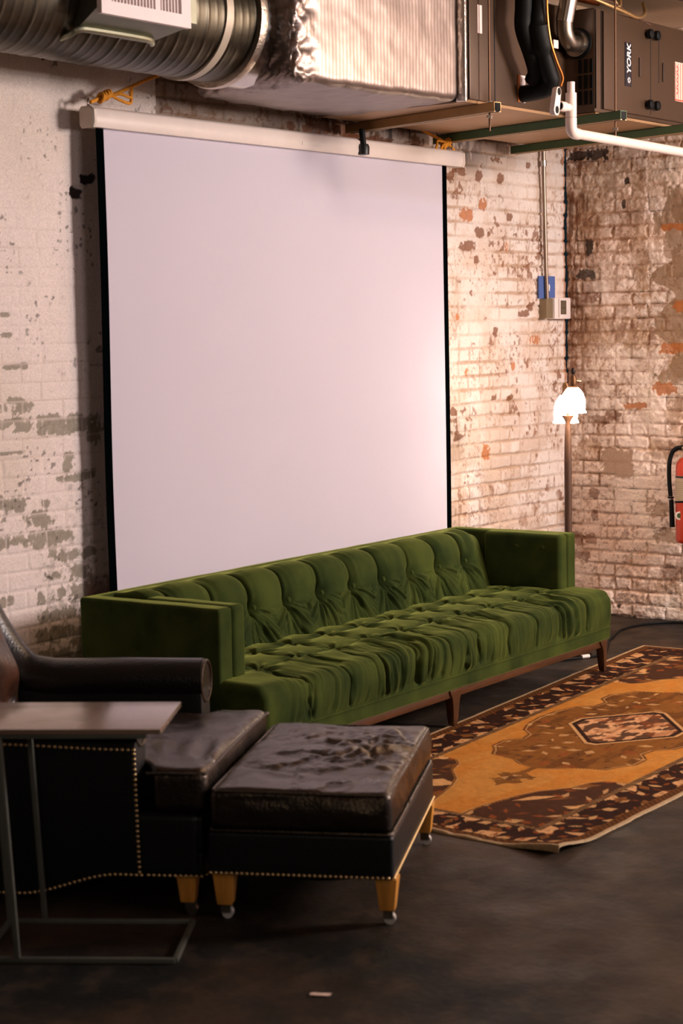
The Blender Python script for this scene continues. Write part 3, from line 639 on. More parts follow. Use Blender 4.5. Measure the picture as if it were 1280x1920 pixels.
MB().tube(smooth_path([(.137, .02, .59), (.137, .02, .38), (.163, .02, .25), (.215, .02, .165), (.268, .02, .10), (.270, .03, .06)], 8), .0055, 8).build('copper_line', pm('copper', (190, 110, 48), .35, .8), bl)
MB().box(.18, .22, .012, .018, .215, .25).build('tag', m_lab, bl)
fl = thing('flue_pipe', 'silver metal flue pipe elbowing into side of the furnace', 'pipe', (-1.64, -1.01, 2.95))
MB().tube(smooth_path([(.0, 0, 0), (-.045, 0, -.004), (-.085, 0, .0), (-.118, 0, .03), (-.128, 0, .075), (-.128, -.003, .11)], 6), .038, 22).build('elbow', M_GALV, fl)
MB().tube([(-.128, -.0, .085), (-.118, -.04, .295)], .041, 22).build('straight_pipe', M_STEEL, fl)
MB().tube([(-.03, 0, 0), (-.012, 0, 0)], .062, 26).tube([(-.042, 0, 0), (-.03, 0, 0)], .053, 26).build('flange', M_STEEL, fl)
MB().tube([(-.012, 0, 0), (-.0, 0, 0)], .070, 26).build('gasket', M_BLACKR, fl)

# flexible conduit loops, brown pipe above the furnace
lw = thing('flexible_conduit', 'coiled flexible metal conduit lying on top of the furnace', 'conduit', (-1.5, -1.05, 3.12))
MB().tube(smooth_path([(-.14, -.03, .03), (.0, -.06, .005), (.12, -.07, -.01), (.25, -.06, -.015), (.36, -.04, .02), (.42, 0, .08)], 8), .009, 10).build('loop', M_BRASS, lw)
MB().tube(smooth_path([(-.14, .0, .04), (.05, -.04, .03), (.20, -.04, .0), (.32, -.05, -.02), (.38, -.06, -.035)], 8), .005, 8).build('wire', pm('dark_wire', (80, 50, 34), .5), lw)
MB().tube([(-.16, .05, .04), (.06, .05, .045)], .018, 12).build('copper_tube', pm('copper_b', (180, 100, 50), .35, .9), lw)
MB().tube([(.1+.03*math.cos(a), -.03+.01*math.sin(a), .06+.04*math.sin(a)) for a in [2*PI*k/24 for k in range(24)]], .008, 8, closed=True).build('loop', M_BRASS, lw)
bp_ = thing('ceiling_pipe', 'dark brown round pipe crossing under the ceiling at upper right', 'pipe', (-1.30, -1.35, 3.185))
MB().tube([(-1.0, .30, .045), (0, 0, 0), (1.25, -.375, -.055)], .034, 16).build('pipe_body', pm('dark_brown_pipe', (72, 46, 36), .5, .3), bp_)
MB().tube([(.10, -.03, -.0045), (.135, -.0405, -.006)], .0362, 16).build('pale_coupling', pm('pale_coupling', (170, 140, 125), .4, .5), bp_)

# ------------------------------------------------------------------ conduit, card, thermostat on back wall
cd = thing('electrical_conduit', 'thin metal electrical conduit running down the brick wall beside the corner', 'conduit', (-.275, -.028, 1.80))
MB().tube([(-.035, 0, 1.0), (-.008, 0, .17), (.006, 0, -.03)], .0115, 12).build('tube', pm('conduit_steel', (150, 128, 112), .35, .8), cd)
MB().tube([(-.0275, 0, .765), (-.026, 0, .735)], .017, 12).build('coupling', M_STEEL, cd)
MB().tube([(.0045, 0, -.01), (.006, 0, -.035)], .017, 12).build('connector', M_STEEL, cd)
jb = thing('junction_box', 'small grey steel electrical box at foot of the wall conduit', 'electrical box', (-.275, -.015, 1.70))
MB().box(-.035, .035, -.032, .015, -.002, .105).build('box_body', pm('grey_box', (140, 122, 96), .5, .4), jb, bevel=.003)
card = thing('blue_card', 'small blue card with white mark on the brick wall behind the conduit', 'card', (-.25, -.012, 1.87))
MB().box(-.088, .088, -.003, .003, -.062, .062).build('card_sheet', pm('blue_card', (74, 98, 158), .6, var=.05), card)
MB().lathe([(.0, 0), (.012, 0), (.012, .0012), (0, .0012)], 14).build('white_mark', m_wp, card).matrix_local = Matrix.Translation((.018, -.0035, 0)) @ Matrix.Rotation(PI/2, 4, 'X') @ Matrix.Diagonal((1, 1.5, 1, 1))
MB().box(.008, .03, -.0045, -.003, -.020, -.016).build('white_mark', m_wp, card)
th_ = thing('thermostat', 'white wall thermostat with dark display beside the corner', 'thermostat', (-.135, -.02, 1.75))
MB().box(-.09, .09, -.03, .02, -.058, .062).build('body', pm('white_plastic', (228, 214, 208), .4, var=.03), th_, bevel=.008)
MB().box(-.052, -.040, -.0315, -.028, -.05, .055).build('groove', pm('grey_groove', (190, 175, 168), .5), th_)
MB().box(-.025, .035, -.032, -.028, -.032, .046).build('display', pm('grey_lcd', (96, 84, 66), .35, var=.2), th_)
MB().box(-.020, .030, -.0335, -.0315, .002, .006).build('display_line', pm('lcd_mark', (60, 52, 42), .4), th_)
# ------------------------------------------------------------------ rug
def make_rug():
    A = np.array((-.83, -.913)); B = np.array((-4.33, -1.29)); Cc = np.array((-4.395, -2.49)); D = np.array((-.76, -2.36))
    nu, nv = 860, 330
    U, V = np.meshgrid(np.linspace(0, 1, nu), np.linspace(0, 1, nv), indexing='ij')   # U: left->right  V: near->far
    U_, V_ = U[..., None], V[..., None]
    P = (Cc*(1-U_)+D*U_)*(1-V_)+(B*(1-U_)+A*U_)*V_
    wob = .012*(fbm(U*9, V*1, 301)-.5)*sst(.12, 0, V)+.010*(fbm(U*12, V*1, 302)-.5)*sst(.85, 1, V)
    P[..., 1] += wob; P[..., 0] += .014*(fbm(V*9, U*0, 303)-.5)*sst(.05, 0, U)
    x = P[..., 0]+2.63; y = (V-.5)*1.32+.0
    y = y*(1.0+.05*U-.02)
    ph, qh = 1.80, .66*(1.0+.05*U-.02)
    p, q = np.abs(x), np.abs(y)
    ex = np.where(x > 0, (1-U), U)*3.6; ey = (.5-np.abs(V-.5))*1.32; e = np.minimum(ex, ey)    # distance to edge
    GOLD = np.array(lin((192, 130, 58))); DK = np.array(lin((56, 34, 24))); BR = np.array(lin((120, 74, 34))); TN = np.array(lin((206, 156, 98))); RU = np.array(lin((140, 72, 32)))
    n1 = fbm(x*14, y*14, 310); n2 = fbm(x*40, y*40, 311, 3); n3 = fbm(x*5, y*16, 312)
    C = np.empty(x.shape+(3,)); C[:] = GOLD
    C = mixc(C, np.array(lin((188, 116, 42))), .7*sst(.4, .65, n3)); 
    # angular motifs (cells with rotated lozenges / leaves)
    def motifs(cw, chh, seed, fill=.8, k=1.0):
        i = np.floor(x/cw).astype(int); j = np.floor(y/chh+.5).astype(int); h1 = _hash(i, j, seed); h2 = _hash(i, j, seed+1); h3 = _hash(i, j, seed+2)
        lx = (x/cw-i-.5)*cw; ly = (y/chh+.5-j-.5)*chh; a = h1*PI; ca, sa = np.cos(a), np.sin(a)
        rx = lx*ca+ly*sa; ry = -lx*sa+ly*ca; s = min(cw, chh)
        ry = ry+.25*np.abs(rx)*(h3-.3)
        shp = np.abs(rx)/(s*.46*k)+np.abs(ry)/(s*(.10+.22*h2)*k)+.5*(n2-.5)
        return (1-sst(.85, 1.0, shp))*(h3 < fill), h2, shp
    def stripes(seed, sc):
        return 1-sst(.35, .45, np.abs(((x*sc+y*sc*.8*np.sign(vn(x*7, y*7, seed)-.5)) % 1)-.5)*2)
    # medallion
    qm = np.interp(p, [0, .12, .2, .26, .32, .40, .47, .57, .63, .70, .735, .78, .82], [.40, .39, .37, .35, .29, .28, .33, .33, .29, .26, .14, .09, 0])
    qs = np.interp(q, [0, .5], [0, 0])
    dm = qm-q+.006*(n2-.5)
    MED = np.array(lin((122, 76, 32)))
    inm = sst(0, .004, dm)*(p < .82)
    C = mixc(C, MED, inm*.9)
    C = mixc(C, BR*.75, inm*sst(.50, .62, fbm(x*6, y*20, 313))*.85)
    for cw, chh, sd, cl, f in ((.105, .075, 320, TN, .45), (.07, .05, 324, DK*1.5, .35), (.16, .11, 328, RU, .4)):
        m, h, s = motifs(cw, chh, sd, f); C = mixc(C, cl, m*inm*.7)
    for lo, hi, cl in ((.0, .006, BR*.8), (.013, .018, TN*.9), (.024, .028, BR*.8)):
        C = mixc(C, cl, sst(lo, lo+.002, dm)*(1-sst(hi, hi+.002, dm))*(p < .82)*.9)
    # pendants
    pen = np.abs(p-.98)/.14+q/(.085+.03*np.cos(p*60))+.6*(n2-.5)
    pm_ = 1-sst(.9, 1, pen); C = mixc(C, MED*.9, pm_*.9); C = mixc(C, DK*1.5, pm_*sst(.5, .6, n1)*.6); C = mixc(C, TN, pm_*sst(.62, .68, n2)*.6)
    nk = (1-sst(.012, .016, q))*(p > .80)*(p < .88); C = mixc(C, BR, nk)
    # central lozenge
    xs_, ys_ = x-.0, y+.015
    hx = np.maximum(np.abs(xs_)/.36+np.abs(ys_)/.275, np.maximum(np.abs(ys_)/.235, np.abs(xs_)/.33)); dh = (1-hx)*.3
    inh = sst(0, .004, dh)
    C = mixc(C, TN*.9, sst(-.022, -.018, dh)*(1-inh)); C = mixc(C, BR*.8, sst(-.030, -.026, dh)*(1-sst(-.020, -.018, dh)))
    C = mixc(C, DK*.8, inh)
    ins = sst(.028, .032, dh); C = mixc(C, np.array(lin((216, 160, 108))), ins*.95)
    blot = sst(.50, .54, fbm(x*13+y*6, y*26, 331, 3)); C = mixc(C, DK, ins*blot*.9); C = mixc(C, RU, ins*sst(.6, .64, fbm(x*16, y*20, 333, 3))*.5)
    # corner spandrels
    fq = np.interp(p, [0, .80, .815, .85, .90, 1.0, 1.10, 1.20, 1.32, 1.42, 1.9], [9, 9, .52, .34, .30, .27, .19, .15, .12, .10, .09])
    ds = q-fq+.005*(n2-.5)
    sp = sst(0, .004, ds); C = mixc(C, DK*1.25, sp*.96)
    for cw, chh, sd, cl, f in ((.13, .10, 340, TN*.95, .55), (.09, .07, 344, RU, .7), (.21, .15, 348, BR*1.1, .6)):
        m, h, s = motifs(cw, chh, sd, f); C = mixc(C, cl, m*sp*.85)
    m, h, s = motifs(.34, .22, 352, .55, 1.0); C = mixc(C, np.array(lin((220, 164, 100))), m*sp*.9*(1-sst(.62, .7, n1)))
    C = mixc(C, TN*.8, sst(-.016, -.013, ds)*(1-sst(-.010, -.007, ds))*.8); C = mixc(C, BR*.7, sst(-.008, -.006, ds)*(1-sst(-.001, 0, ds)))
    # right/left end panels beyond the field
    # border bands
    def band(a, b): return sst(a, a+.003, e)*(1-sst(b, b+.003, e))
    C = mixc(C, BR*.62, 1-sst(.232, .236, e))
    g = band(.205, .232); C = mixc(C, DK, g*.8); C = mixc(C, TN*.75, g*((((x+y)/.024) % 1) > .62)*.75)
    g = band(.052, .205); C = mixc(C, DK*.85, g)
    for cw, chh, sd, cl, f, k in ((.125, .075, 360, TN, .85, 1.0), (.16, .15, 364, np.array(lin((216, 160, 104))), .7, 1.1), (.09, .055, 368, RU, .8, .9), (.19, .10, 372, BR*1.2, .5, 1.0)):
        m, h, s = motifs(cw, chh, sd, f, k); C = mixc(C, cl, m*g*.92); C = mixc(C, DK*1.1, g*m*sst(.72, .66, s*0+s)*sst(.55, .6, n2)*.5)
    g = band(.016, .050); C = mixc(C, BR*.7, g); C = mixc(C, DK, g*((((x-y)/.03) % 1) > .5)*.6); 
    g = band(-1, .012); C = mixc(C, np.array(lin((190, 160, 118))), g*.85)
    C = C*np.array((.92, .95, 1.05))*(.82+.3*n2[..., None])*(.9+.2*fbm(x*90, y*90, 380, 2)[..., None])
    Z = .007+.0016*(n2-.5)+.004*np.maximum(0, fbm(U*16, V*1.5, 390)-.45)*sst(.10, 0, V)*8*.35+.010*sst(.035, 0, U)*(fbm(V*10, U*3, 391)-.35)*1.5
    crn = np.exp(-((U/.035)**2+(V/.10)**2)); Z = Z+.030*crn
    edge = np.minimum(np.minimum(U, 1-U)*3.5, np.minimum(V, 1-V)*1.3)
    G = np.dstack([P[..., 0], P[..., 1], np.maximum(Z, .004)])
    G[0, :, 2] *= .6
    o = grid_obj('patterned_rug', G, attr_mat('wool_rug', .95, .5, 300, .05), None, C)
    # thickness: skirt to the floor
    ring_ = [(i, 0) for i in range(nu)]+[(nu-1, j) for j in range(1, nv)]+[(i, nv-1) for i in range(nu-2, -1, -1)]+[(0, j) for j in range(nv-2, 0, -1)]
    top = [tuple(G[i, j]) for i, j in ring_]; bot = [(a, b, max(.0008, c-.007)) for a, b, c in top]
    n = len(top); vs = top+bot; fs = [(k, (k+1) % n, n+(k+1) % n, n+k) for k in range(n)]
    mesh_obj('rug_edge_binding', vs, fs, pm('rug_binding', (196, 168, 128), .9, var=.3, scale=60, bump=.5), o)
    tag(o, 'gold and dark brown patterned oriental rug on the black floor before the green sofa', 'rug')
make_rug()

# ------------------------------------------------------------------ green tufted sofa
sofa = thing('tufted_sofa', 'long green velvet button tufted sofa on walnut legs below the projector screen', 'sofa', (-1.54, -1.13, 0), math.radians(2.6))
SEAM = [-.254-.2475*k for k in range(10)]; BUT = [-.345-.2405*k for k in range(10)]
def cushion_loft(name, x0, x1, prof, seams, fn, nx, ns, rend):
    """prof: smooth 2-D path (v,z) ; displaced along its normal"""
    P2 = smooth_path([(a, 0, b) for a, b in prof], 10); pts = np.array([(p.x, p.z) for p in P2])
    seg = np.r_[0, np.cumsum(np.linalg.norm(np.diff(pts, axis=0), axis=1))]; S = np.linspace(0, seg[-1], ns)
    v = np.interp(S, seg, pts[:, 0]); z = np.interp(S, seg, pts[:, 1])
    tv, tz = np.gradient(v), np.gradient(z); L = np.hypot(tv, tz); nv_, nz_ = tz/L, -tv/L        # outward normal
    e = np.linspace(0, 1, 9); xe = rend*(1-np.cos(e*PI/2))
    xs = np.concatenate([x0+xe[:-1], np.linspace(x0+rend, x1-rend, nx), (x1-xe[:-1])[::-1]])
    X, SS = np.meshgrid(xs, S, indexing='ij'); Vv = np.broadcast_to(v, X.shape); Zz = np.broadcast_to(z, X.shape)
    D = fn(X, SS, Vv, Zz)
    de = np.minimum(X-x0, x1-X); inset = rend-np.sqrt(np.maximum(0, rend**2-np.maximum(0, rend-de)**2)); D = D-inset
    G = np.stack([X, Vv+D*nv_, Zz+D*nz_], -1)
    o = grid_obj(name, G, M_VELVET, sofa)
    # close the ends
    n, m = X.shape
    for i in (0, n-1):
        pass
    bm = bmesh.new(); bm.from_mesh(o.data); bm.verts.ensure_lookup_table()
    for i in (0, n-1):
        try: bm.faces.new([bm.verts[i*m+j] for j in range(m)])
        except ValueError: pass
    bmesh.ops.recalc_face_normals(bm, faces=bm.faces); bm.to_mesh(o.data); bm.free()
    return o
def near(X, arr):
    a = np.array(arr); i = np.abs(X[..., None]-a).argmin(-1); return X-a[i], i
def seat_fn(X, S, V, Z):
    dx, i = near(X, SEAM); inside = sst(SEAM[-1]-.20, SEAM[-1]-.05, X)*sst(SEAM[0]+.17, SEAM[0]+.05, X)
    wig = .006*np.sin(S*30+i*2.1)+.004*np.sin(S*55+i)
    dxx = dx+wig*sst(.1, .4, S)
    top = sst(.36, .385, Z)*sst(.10, .22, V); front = 1-sst(.05, .20, V)
    # pillows
    c = np.clip(np.abs(dxx)/.1237, 0, 1); pil = (1-(1-c)**2.4)**.55
    vr1, vr2 = .25, .455
    dv = np.minimum(np.abs(V-vr1), np.abs(V-vr2)); cv = np.clip(dv/.10, 0, 1); pv_ = np.sqrt(np.clip(1-(1-cv)**2, 0, 1))
    D = inside*(.015*pil*(1-top)*sst(.225, .30, Z)+top*(.026*np.minimum(pil, .35+.65*pv_)))-.010*inside*sst(.225, .30, Z)
    D -= inside*.015*np.exp(-(dxx/.0065)**2)*sst(.224, .24, Z)*(1-top*.7)
    for vr in (vr1, vr2): D -= inside*.020*np.exp(-((dx)**2+(V-vr)**2)/.024**2)*sst(.37, .385, Z)
    # gathered folds down the front
    ph = X+.045*(fbm(X*6, S*4, 404)-.5)+.012*np.sin(S*13+i*1.9)-dx*.30*sst(.20, .36, S)+dx*.35*sst(.30, .40, S)*0
    w = fbm(ph*38, S*2.0+i*3.7, 403, 2); w2 = fbm(ph*80, S*2.8+i, 405, 2)
    dens = sst(.42, .56, fbm(X*4+7, S*1.1, 406))*.8+.25
    amt = inside*dens*(1-sst(.16, .30, V))*sst(.0, .03, Z-.222)
    ridge = np.clip(1-np.abs(w-.5)*5, 0, 1)
    D += amt*(.019*(w-.5)*2-.014*ridge**1.5+.006*(w2-.5)*2)
    ang = np.arctan2(V-vr1, dx); rr = np.hypot(V-vr1, dx)
    D += inside*sst(.37, .39, Z)*.005*np.sin(ang*8+i*2+3*fbm(X*9, V*9, 408))*np.exp(-((rr-.045)/.035)**2)
    rr2 = np.hypot(V-vr2, dx); D += inside*sst(.37, .39, Z)*.006*np.sin(np.arctan2(V-vr2, dx)*7+i*1.3)*np.exp(-((rr2-.05)/.035)**2)
    D += .006*(fbm(X*4, S*4, 409)-.5)
    D += (1-inside)*.008*sst(.37, .39, Z)
    return D
cushion_loft('tufted_seat', -2.778, 0.0, [(.60, .385), (.50, .393), (.30, .395), (.12, .393), (.045, .388), (.012, .365), (.004, .33), (.004, .27), (.014, .222), (.03, .214)], SEAM, seat_fn, 900, 240, .030)
def back_fn(X, S, V, Z):
    dx, i = near(X, BUT); inside = sst(BUT[-1]-.22, BUT[-1]-.06, X)*sst(BUT[0]+.20, BUT[0]+.07, X)
    zb_ = .535
    lean = np.where(Z < zb_, (zb_-Z)*.05, 0)
    dxx = dx+.006*np.sin(S*22+i*1.9)-lean
    c = np.clip(np.abs(dxx)/.120, 0, 1); pil = np.sqrt(np.clip(1-(1-c)**2, 0, 1))
    onf = 1-sst(.72, .80, V)
    pil = (1-(1-c)**2.4)**.55
    D = inside*.034*pil*onf-.014*onf
    r = np.hypot(dx, (Z-zb_)*(V < .70)+(V >= .70)*.2)
    D -= inside*onf*.030*np.exp(-(r/.030)**2)
    up_ = sst(.535, .56, Z)
    D -= inside*onf*.014*np.exp(-(dxx/.0065)**2)*up_
    D -= inside*onf*.010*np.exp(-((Z-zb_)/.030)**2)*(1-.4*pil)
    # folds fanning down from each button
    phi = np.arctan2(dx, np.maximum(zb_-Z, 0)+.012); below = sst(.535, .515, Z)*onf
    fan = sst(.02, .05, r)*(1-sst(.15, .22, r))
    w = fbm(phi*5.5+i*7.1, r*6+i*2.3, 420, 2); rid = np.clip(1-np.abs(w-.5)*5, 0, 1)
    D += inside*below*fan*(.012*(w-.5)*2-.011*rid**2)*np.clip(r/.05, 0, 1)
    D -= inside*below*.012*np.exp(-((dx-.35*(zb_-Z))/.0065)**2)+inside*below*.010*np.exp(-((dx+.42*(zb_-Z)+.01)/.007)**2)
    w3 = fbm(X*30, S*1.6+i*4.1, 424, 2); D += inside*sst(.545, .58, Z)*onf*.005*(w3-.5)*2*np.exp(-(dx/.05)**2)*2
    D += .006*(fbm(X*4, S*4, 426)-.5)
    return D
cushion_loft('tufted_back', -2.632, -.132, [(.565, .37), (.582, .42), (.607, .50), (.63, .575), (.648, .625), (.675, .652), (.72, .662), (.80, .664), (.84, .657), (.858, .63), (.86, .50), (.86, .20)][::-1], BUT, back_fn, 860, 260, .018)
bt = None
for X_, v_, z_, rx in [(b_, .612, .541, 1) for b_ in BUT]+[(b_, .25, .386, 0) for b_ in SEAM]+[(b_, .455, .386, 0) for b_ in SEAM]:
    if bt is None:
        bt = MB().lathe([(.0005, -.004), (.009, -.003), (.0115, .001), (.009, .005), (.0005, .0065)], 16).build('button', M_VELVET, sofa); o = bt
    else: o = bt.copy(); COL.objects.link(o); o.parent = sofa
    o.location = (X_, v_, z_); o.rotation_euler = (PI/2*.85, 0, 0) if rx else (0, 0, 0)
def soft_fn(seed, amp=.004):
    def fn(P, N): return P+N*(amp*(fbm(P[:, 0]*9+P[:, 2]*7, P[:, 1]*9+P[:, 2]*5, seed)-.5))[:, None]
    return fn
for sx, xo in ((-1, -2.778), (1, .012)):
    xi = xo-sx*.082
    rbox('arm_shell', (.082, .655, .462), .014, M_VELVET, sofa, ((xo+xi)/2, .5325, .431), .03, soft_fn(430))
    rbox('arm_pad', (.080, .42, .275), .022, M_VELVET, sofa, (xi-sx*.040, .415, .527), .03, soft_fn(431, .006))
    for yy in (.30, .44):
        o = bt.copy(); COL.objects.link(o); o.parent = sofa; o.location = (xi-sx*.080, yy, .60); o.rotation_euler = (0, -sx*PI/2, 0)
rbox('back_shell', (2.79, .05, .462), .014, M_VELVET, sofa, (-1.383, .850, .431), .05, soft_fn(432))
rbox('base_band', (2.772, .83, .060), .010, M_VELVET, sofa, (-1.389, .428, .192), .04, soft_fn(433))
MB().tube([(-2.765, .008, .2225), (-.012, .008, .2225)], .0042, 8).tube([(-.006, .012, .2225), (-.006, .84, .2225)], .0042, 8).build('piping', M_VELVET, sofa)
for x0, x1, y0, y1 in ((-2.74, -.03, .025, .05), (-2.74, -.03, .80, .825), (-.06, -.035, .03, .82), (-2.735, -2.71, .03, .82), (-1.45, -1.42, .03, .82)):
    MB().box(x0, x1, y0, y1, .128, .163).build('wooden_rail', M_WALNUT, sofa, bevel=.004)
def sofa_leg(x, y, sx):
    foot = .0095 if y < .4 else 0.0
    rings = []
    for z, hx, hy, ox, oy in ((.163, .052, .022, 0, 0), (.150, .048, .022, 0, 0), (.132, .036, .021, 0, 0), (.115, .028, .020, 0, 0), (.08, .023, .019, .001, 0), (.04, .019, .017, .002, 0), (foot, .015, .014, .003, 0)):
        cx, cy = x+ox*sx, y
        if sx > 0: xa, xb = cx-hx*1.0, x+.024+ox*.3
        elif sx < 0: xa, xb = x-.024-ox*.3, cx+hx*1.0
        else: xa, xb = cx-hx, cx+hx
        if sx != 0:
            if sx > 0: xa = xb-(hx*1.35)
            else: xb = xa+(hx*1.35)
        rings.append([(xa, cy-hy, z), (xb, cy-hy, z), (xb, cy+hy, z), (xa, cy+hy, z)])
    MB().loft(rings[::-1]).build('leg', M_WALNUT, sofa, bevel=.004)
for x, s in ((-.058, 1), (-1.437, 0), (-2.715, -1)):
    for y in (.038, .812): sofa_leg(x, y, s)

# ------------------------------------------------------------------ club armchair (local x = forward, y = away from the camera side)
CH = (-5.46, -1.93, 0); CR_ = math.radians(-63.0)
chair = thing('leather_armchair', 'black leather club armchair with brass nailheads at left behind the side table', 'armchair', CH, CR_)
def tbot(a):   # curved lower edge of the side panels
    return .115 if a > -.22 else .05 if a < -.52 else .115-.065*(sst(-.22, -.52, a))
for nm, y0, y1, out in (('near', -.035, .075, -1), ('far', .735, .845, 1)):
    pnl = MB(); rings = []
    for a in np.linspace(-1.0, -.165, 36):
        zb_ = float(tbot(a)); rings.append([(a, y0, zb_), (a, y0, .49), (a, y0+.02, .505), (a, y1-.02, .505), (a, y1, .49), (a, y1, zb_)])
    pnl.loft(rings); pnl.build('arm_panel', M_LEATHERD, chair, sharp=40, bevel=.003)
    yc = (y0+y1)/2+(.012 if out > 0 else .012); dz_ = 0 if out > 0 else .014; rs = 1.0 if out > 0 else .80
    roll = MB(); path = [(-.175, .522), (-.30, .521), (-.45, .520), (-.60, .516), (-.70, .517), (-.79, .540), (-.86, .62), (-.92, .73), (-.97, .85), (-1.02, .97), (-1.04, 1.03)]
    roll.tube(smooth_path([(a, yc+(0 if z < .56 else -out*(z-.56)*.12), z+dz_) for a, z in path], 8), .074 if out > 0 else .060, 28)
    roll.build('rolled_arm', M_LEATHERA, chair)
    MB().tube([(-.177, yc, .522+dz_), (-.166, yc, .522+dz_)], .070*rs, 28).build('arm_scroll', M_LEATHERA, chair)
    MB().tube([(-.166+.0*math.cos(t), yc+.066*rs*math.cos(t), .522+dz_+.066*rs*math.sin(t)) for t in [2*PI*k/28 for k in range(28)]], .0055, 8, closed=True).build('scroll_piping', M_LEATHER, chair)
def leather_fn(seed, amp, fold=.0, k=1.0):
    def fn(P, N):
        x, y, z = P[:, 0]*k, P[:, 1]*k, P[:, 2]*k
        a = fbm(x*6+z*3, y*6+z*2, seed, 3); b_ = fbm(x*17+y*5, y*14+z*13, seed+1, 3); up = np.clip(N[:, 2], 0, 1)
        rd = np.clip(1-np.abs(fbm(x*5+1.5*b_, y*4.5+z*3, seed+2, 3)-.5)*7, 0, 1)
        return P+N*(amp*(a-.5)*2+amp*.45*(b_-.5)*2+fold*rd**1.5*(.3+.7*up))[:, None]
    return fn
rbox('seat_deck', (.955, .86, .185), .02, M_LEATHERD, chair, (-.465, .405, .2075), .03, leather_fn(500, .0015))
for z0, z1 in ((.118, .188), (.192, .292)):
    rbox('front_border', (.03, .845, z1-z0), .010, M_LEATHERD, chair, (.008, .405, (z0+z1)/2), .03, leather_fn(int(z0*1000), .0015))
def cush_fn(P, N):
    P = leather_fn(510, .008, .003)(P, N); u = P[:, 0]/.43; v = P[:, 1]/.44
    P[:, 2] += .022*np.clip(1-u**2, 0, 1)*np.clip(1-v**2, 0, 1)*(P[:, 2] > 0)
    fold = np.exp(-((np.abs(P[:, 1]+.20)-.02*np.sin(P[:, 0]*20))/.10)**2)*np.sin(P[:, 0]*75+P[:, 1]*18+3*fbm(P[:, 0]*8, P[:, 1]*8, 512))*.0038*sst(.0, .2, P[:, 0]+.1)*2.3
    P[:, 2] += fold*np.clip(N[:, 2], 0, 1)
    # T shape: narrower between the arms
    s = sst(.20, .26, P[:, 0]); P[:, 1] *= (.79+.21*s)
    return P
rbox('seat_cushion', (.80, .855, .13), .030, M_LEATHER, chair, (-.365, .405, .362), .014, cush_fn)
MB().tube(smooth_path([(-.14, -.018, .412), (-.02, -.018, .414), (.020, -.005, .414), (.032, .03, .414), (.034, .40, .420), (.032, .78, .414), (.02, .815, .414), (-.14, .828, .412)], 8), .0055, 8).build('cushion_piping', M_LEATHER, chair)
# back with tufted inner face
def backf(P, N):
    P = leather_fn(520, .004)(P, N)
    f = np.clip(N[:, 0], 0, 1)
    for yy in (-.22, 0, .22):
        for zz in (-.12, .14): P[:, 0] -= f*.035*np.exp(-((P[:, 1]-yy)**2+(P[:, 2]-zz)**2)/.05**2)
    P[:, 0] += f*.012*np.sin(P[:, 2]*26+P[:, 1]*9)
    P[:, 0] -= P[:, 2]*.22
    return P
rbox('backrest', (.17, .80, .66), .05, M_LEATHER, chair, (-.93, .405, .68), .02, backf)
rbox('back_cushion', (.13, .60, .40), .06, pm('worn_brown_leather', (74, 44, 28), .34, var=.5, scale=9, bump=.3, bscale=60, col2=(26, 18, 14)), chair, (-.83, .405, .60), .02, backf)
for x in (-.03, -.93):
    for y in (.01, .80):
        h = .115 if x > -.5 else .05
        lg = MB(); lg.loft([[(x-s, y-s, z), (x+s, y-s, z), (x+s, y+s, z), (x-s, y+s, z)] for z, s in ((.040 if h > .1 else .02, .020), (h+.03, .031))])
        lo = lg.build('leg', M_OAK, chair, bevel=.003)
M_WHEEL = pm('pale_caster', (225, 220, 212), .2, .3)
def caster(parent, x, y, z=0.0, metal=True):
    n = 18; yy = y
    MB().loft([[(x+.010+.0155*math.cos(2*PI*k/n), yy+d, .016+.0155*math.sin(2*PI*k/n)) for k in range(n)] for d in (-.011, -.007, .007, .011)]).build('caster_wheel', M_WHEEL if metal else M_GALV, parent)
    MB().tube([(x, y, .022), (x, y, .048)], .006, 8).box(x-.008, x+.02, y-.015, y-.012, .018, .042).box(x-.008, x+.02, y+.012, y+.015, .018, .042).box(x-.008, x+.02, y-.015, y+.015, .038, .042).build('caster_fork', M_GALV, parent)
for x in (-.03, -.93):
    for y in (.01, .80): caster(chair, x, y, 0, False)
NAIL = MB().lathe([(.0052, 0), (.0048, .0016), (.0028, .0034), (.0004, .0041)], 10).build('nailhead', M_BRASS, None)
def nails(parent, pts, rot, first=[True]):
    """pts: local positions on the parent, rot: euler so that +z points outward"""
    for p in pts:
        if first[0]: o = NAIL; first[0] = False
        else: o = NAIL.copy(); COL.objects.link(o)
        o.parent = parent; o.location = p; o.rotation_euler = rot
def along(pts, step):
    P = [Vector(p) for p in pts]; out = []; acc = 0
    for a, b in zip(P[:-1], P[1:]):
        L = (b-a).length; t = acc
        while t <= L: out.append(a+(b-a)*(t/L)); t += step
        acc = t-L
    return out
ny = -.036
line1 = along([(a, ny, .487+.004*math.sin(a*8)) for a in np.linspace(-.168, -.62, 30)], .0165)
line2 = along([(-.168, ny, .472), (-.160, ny, .13)], .0148)
line3 = along([(.018, -.022, .1215), (-.14, -.030, .122)], .0155)
line4 = along([(a, ny, float(tbot(a))+.008) for a in np.linspace(-.155, -.66, 60)], .0155)
vis = (line2+line3+line4+line1)[:100]
nails(chair, vis, (PI/2, 0, 0))
rest = along([(.0305, y, .124) for y in np.linspace(-.01, .82, 40)], .0165)+along([(a, .8465, .487) for a in np.linspace(-.17, -.95, 40)], .0165)+(line2+line3+line4+line1)[100:]
mb = MB()
for p in rest:
    mb.lathe([(.0004, -.0035), (.004, -.002), (.0052, 0), (.004, .002), (.0004, .0035)], 8, tuple(p))
o = mb.build('nailhead_row', M_BRASS, chair); o['kind'] = 'stuff'

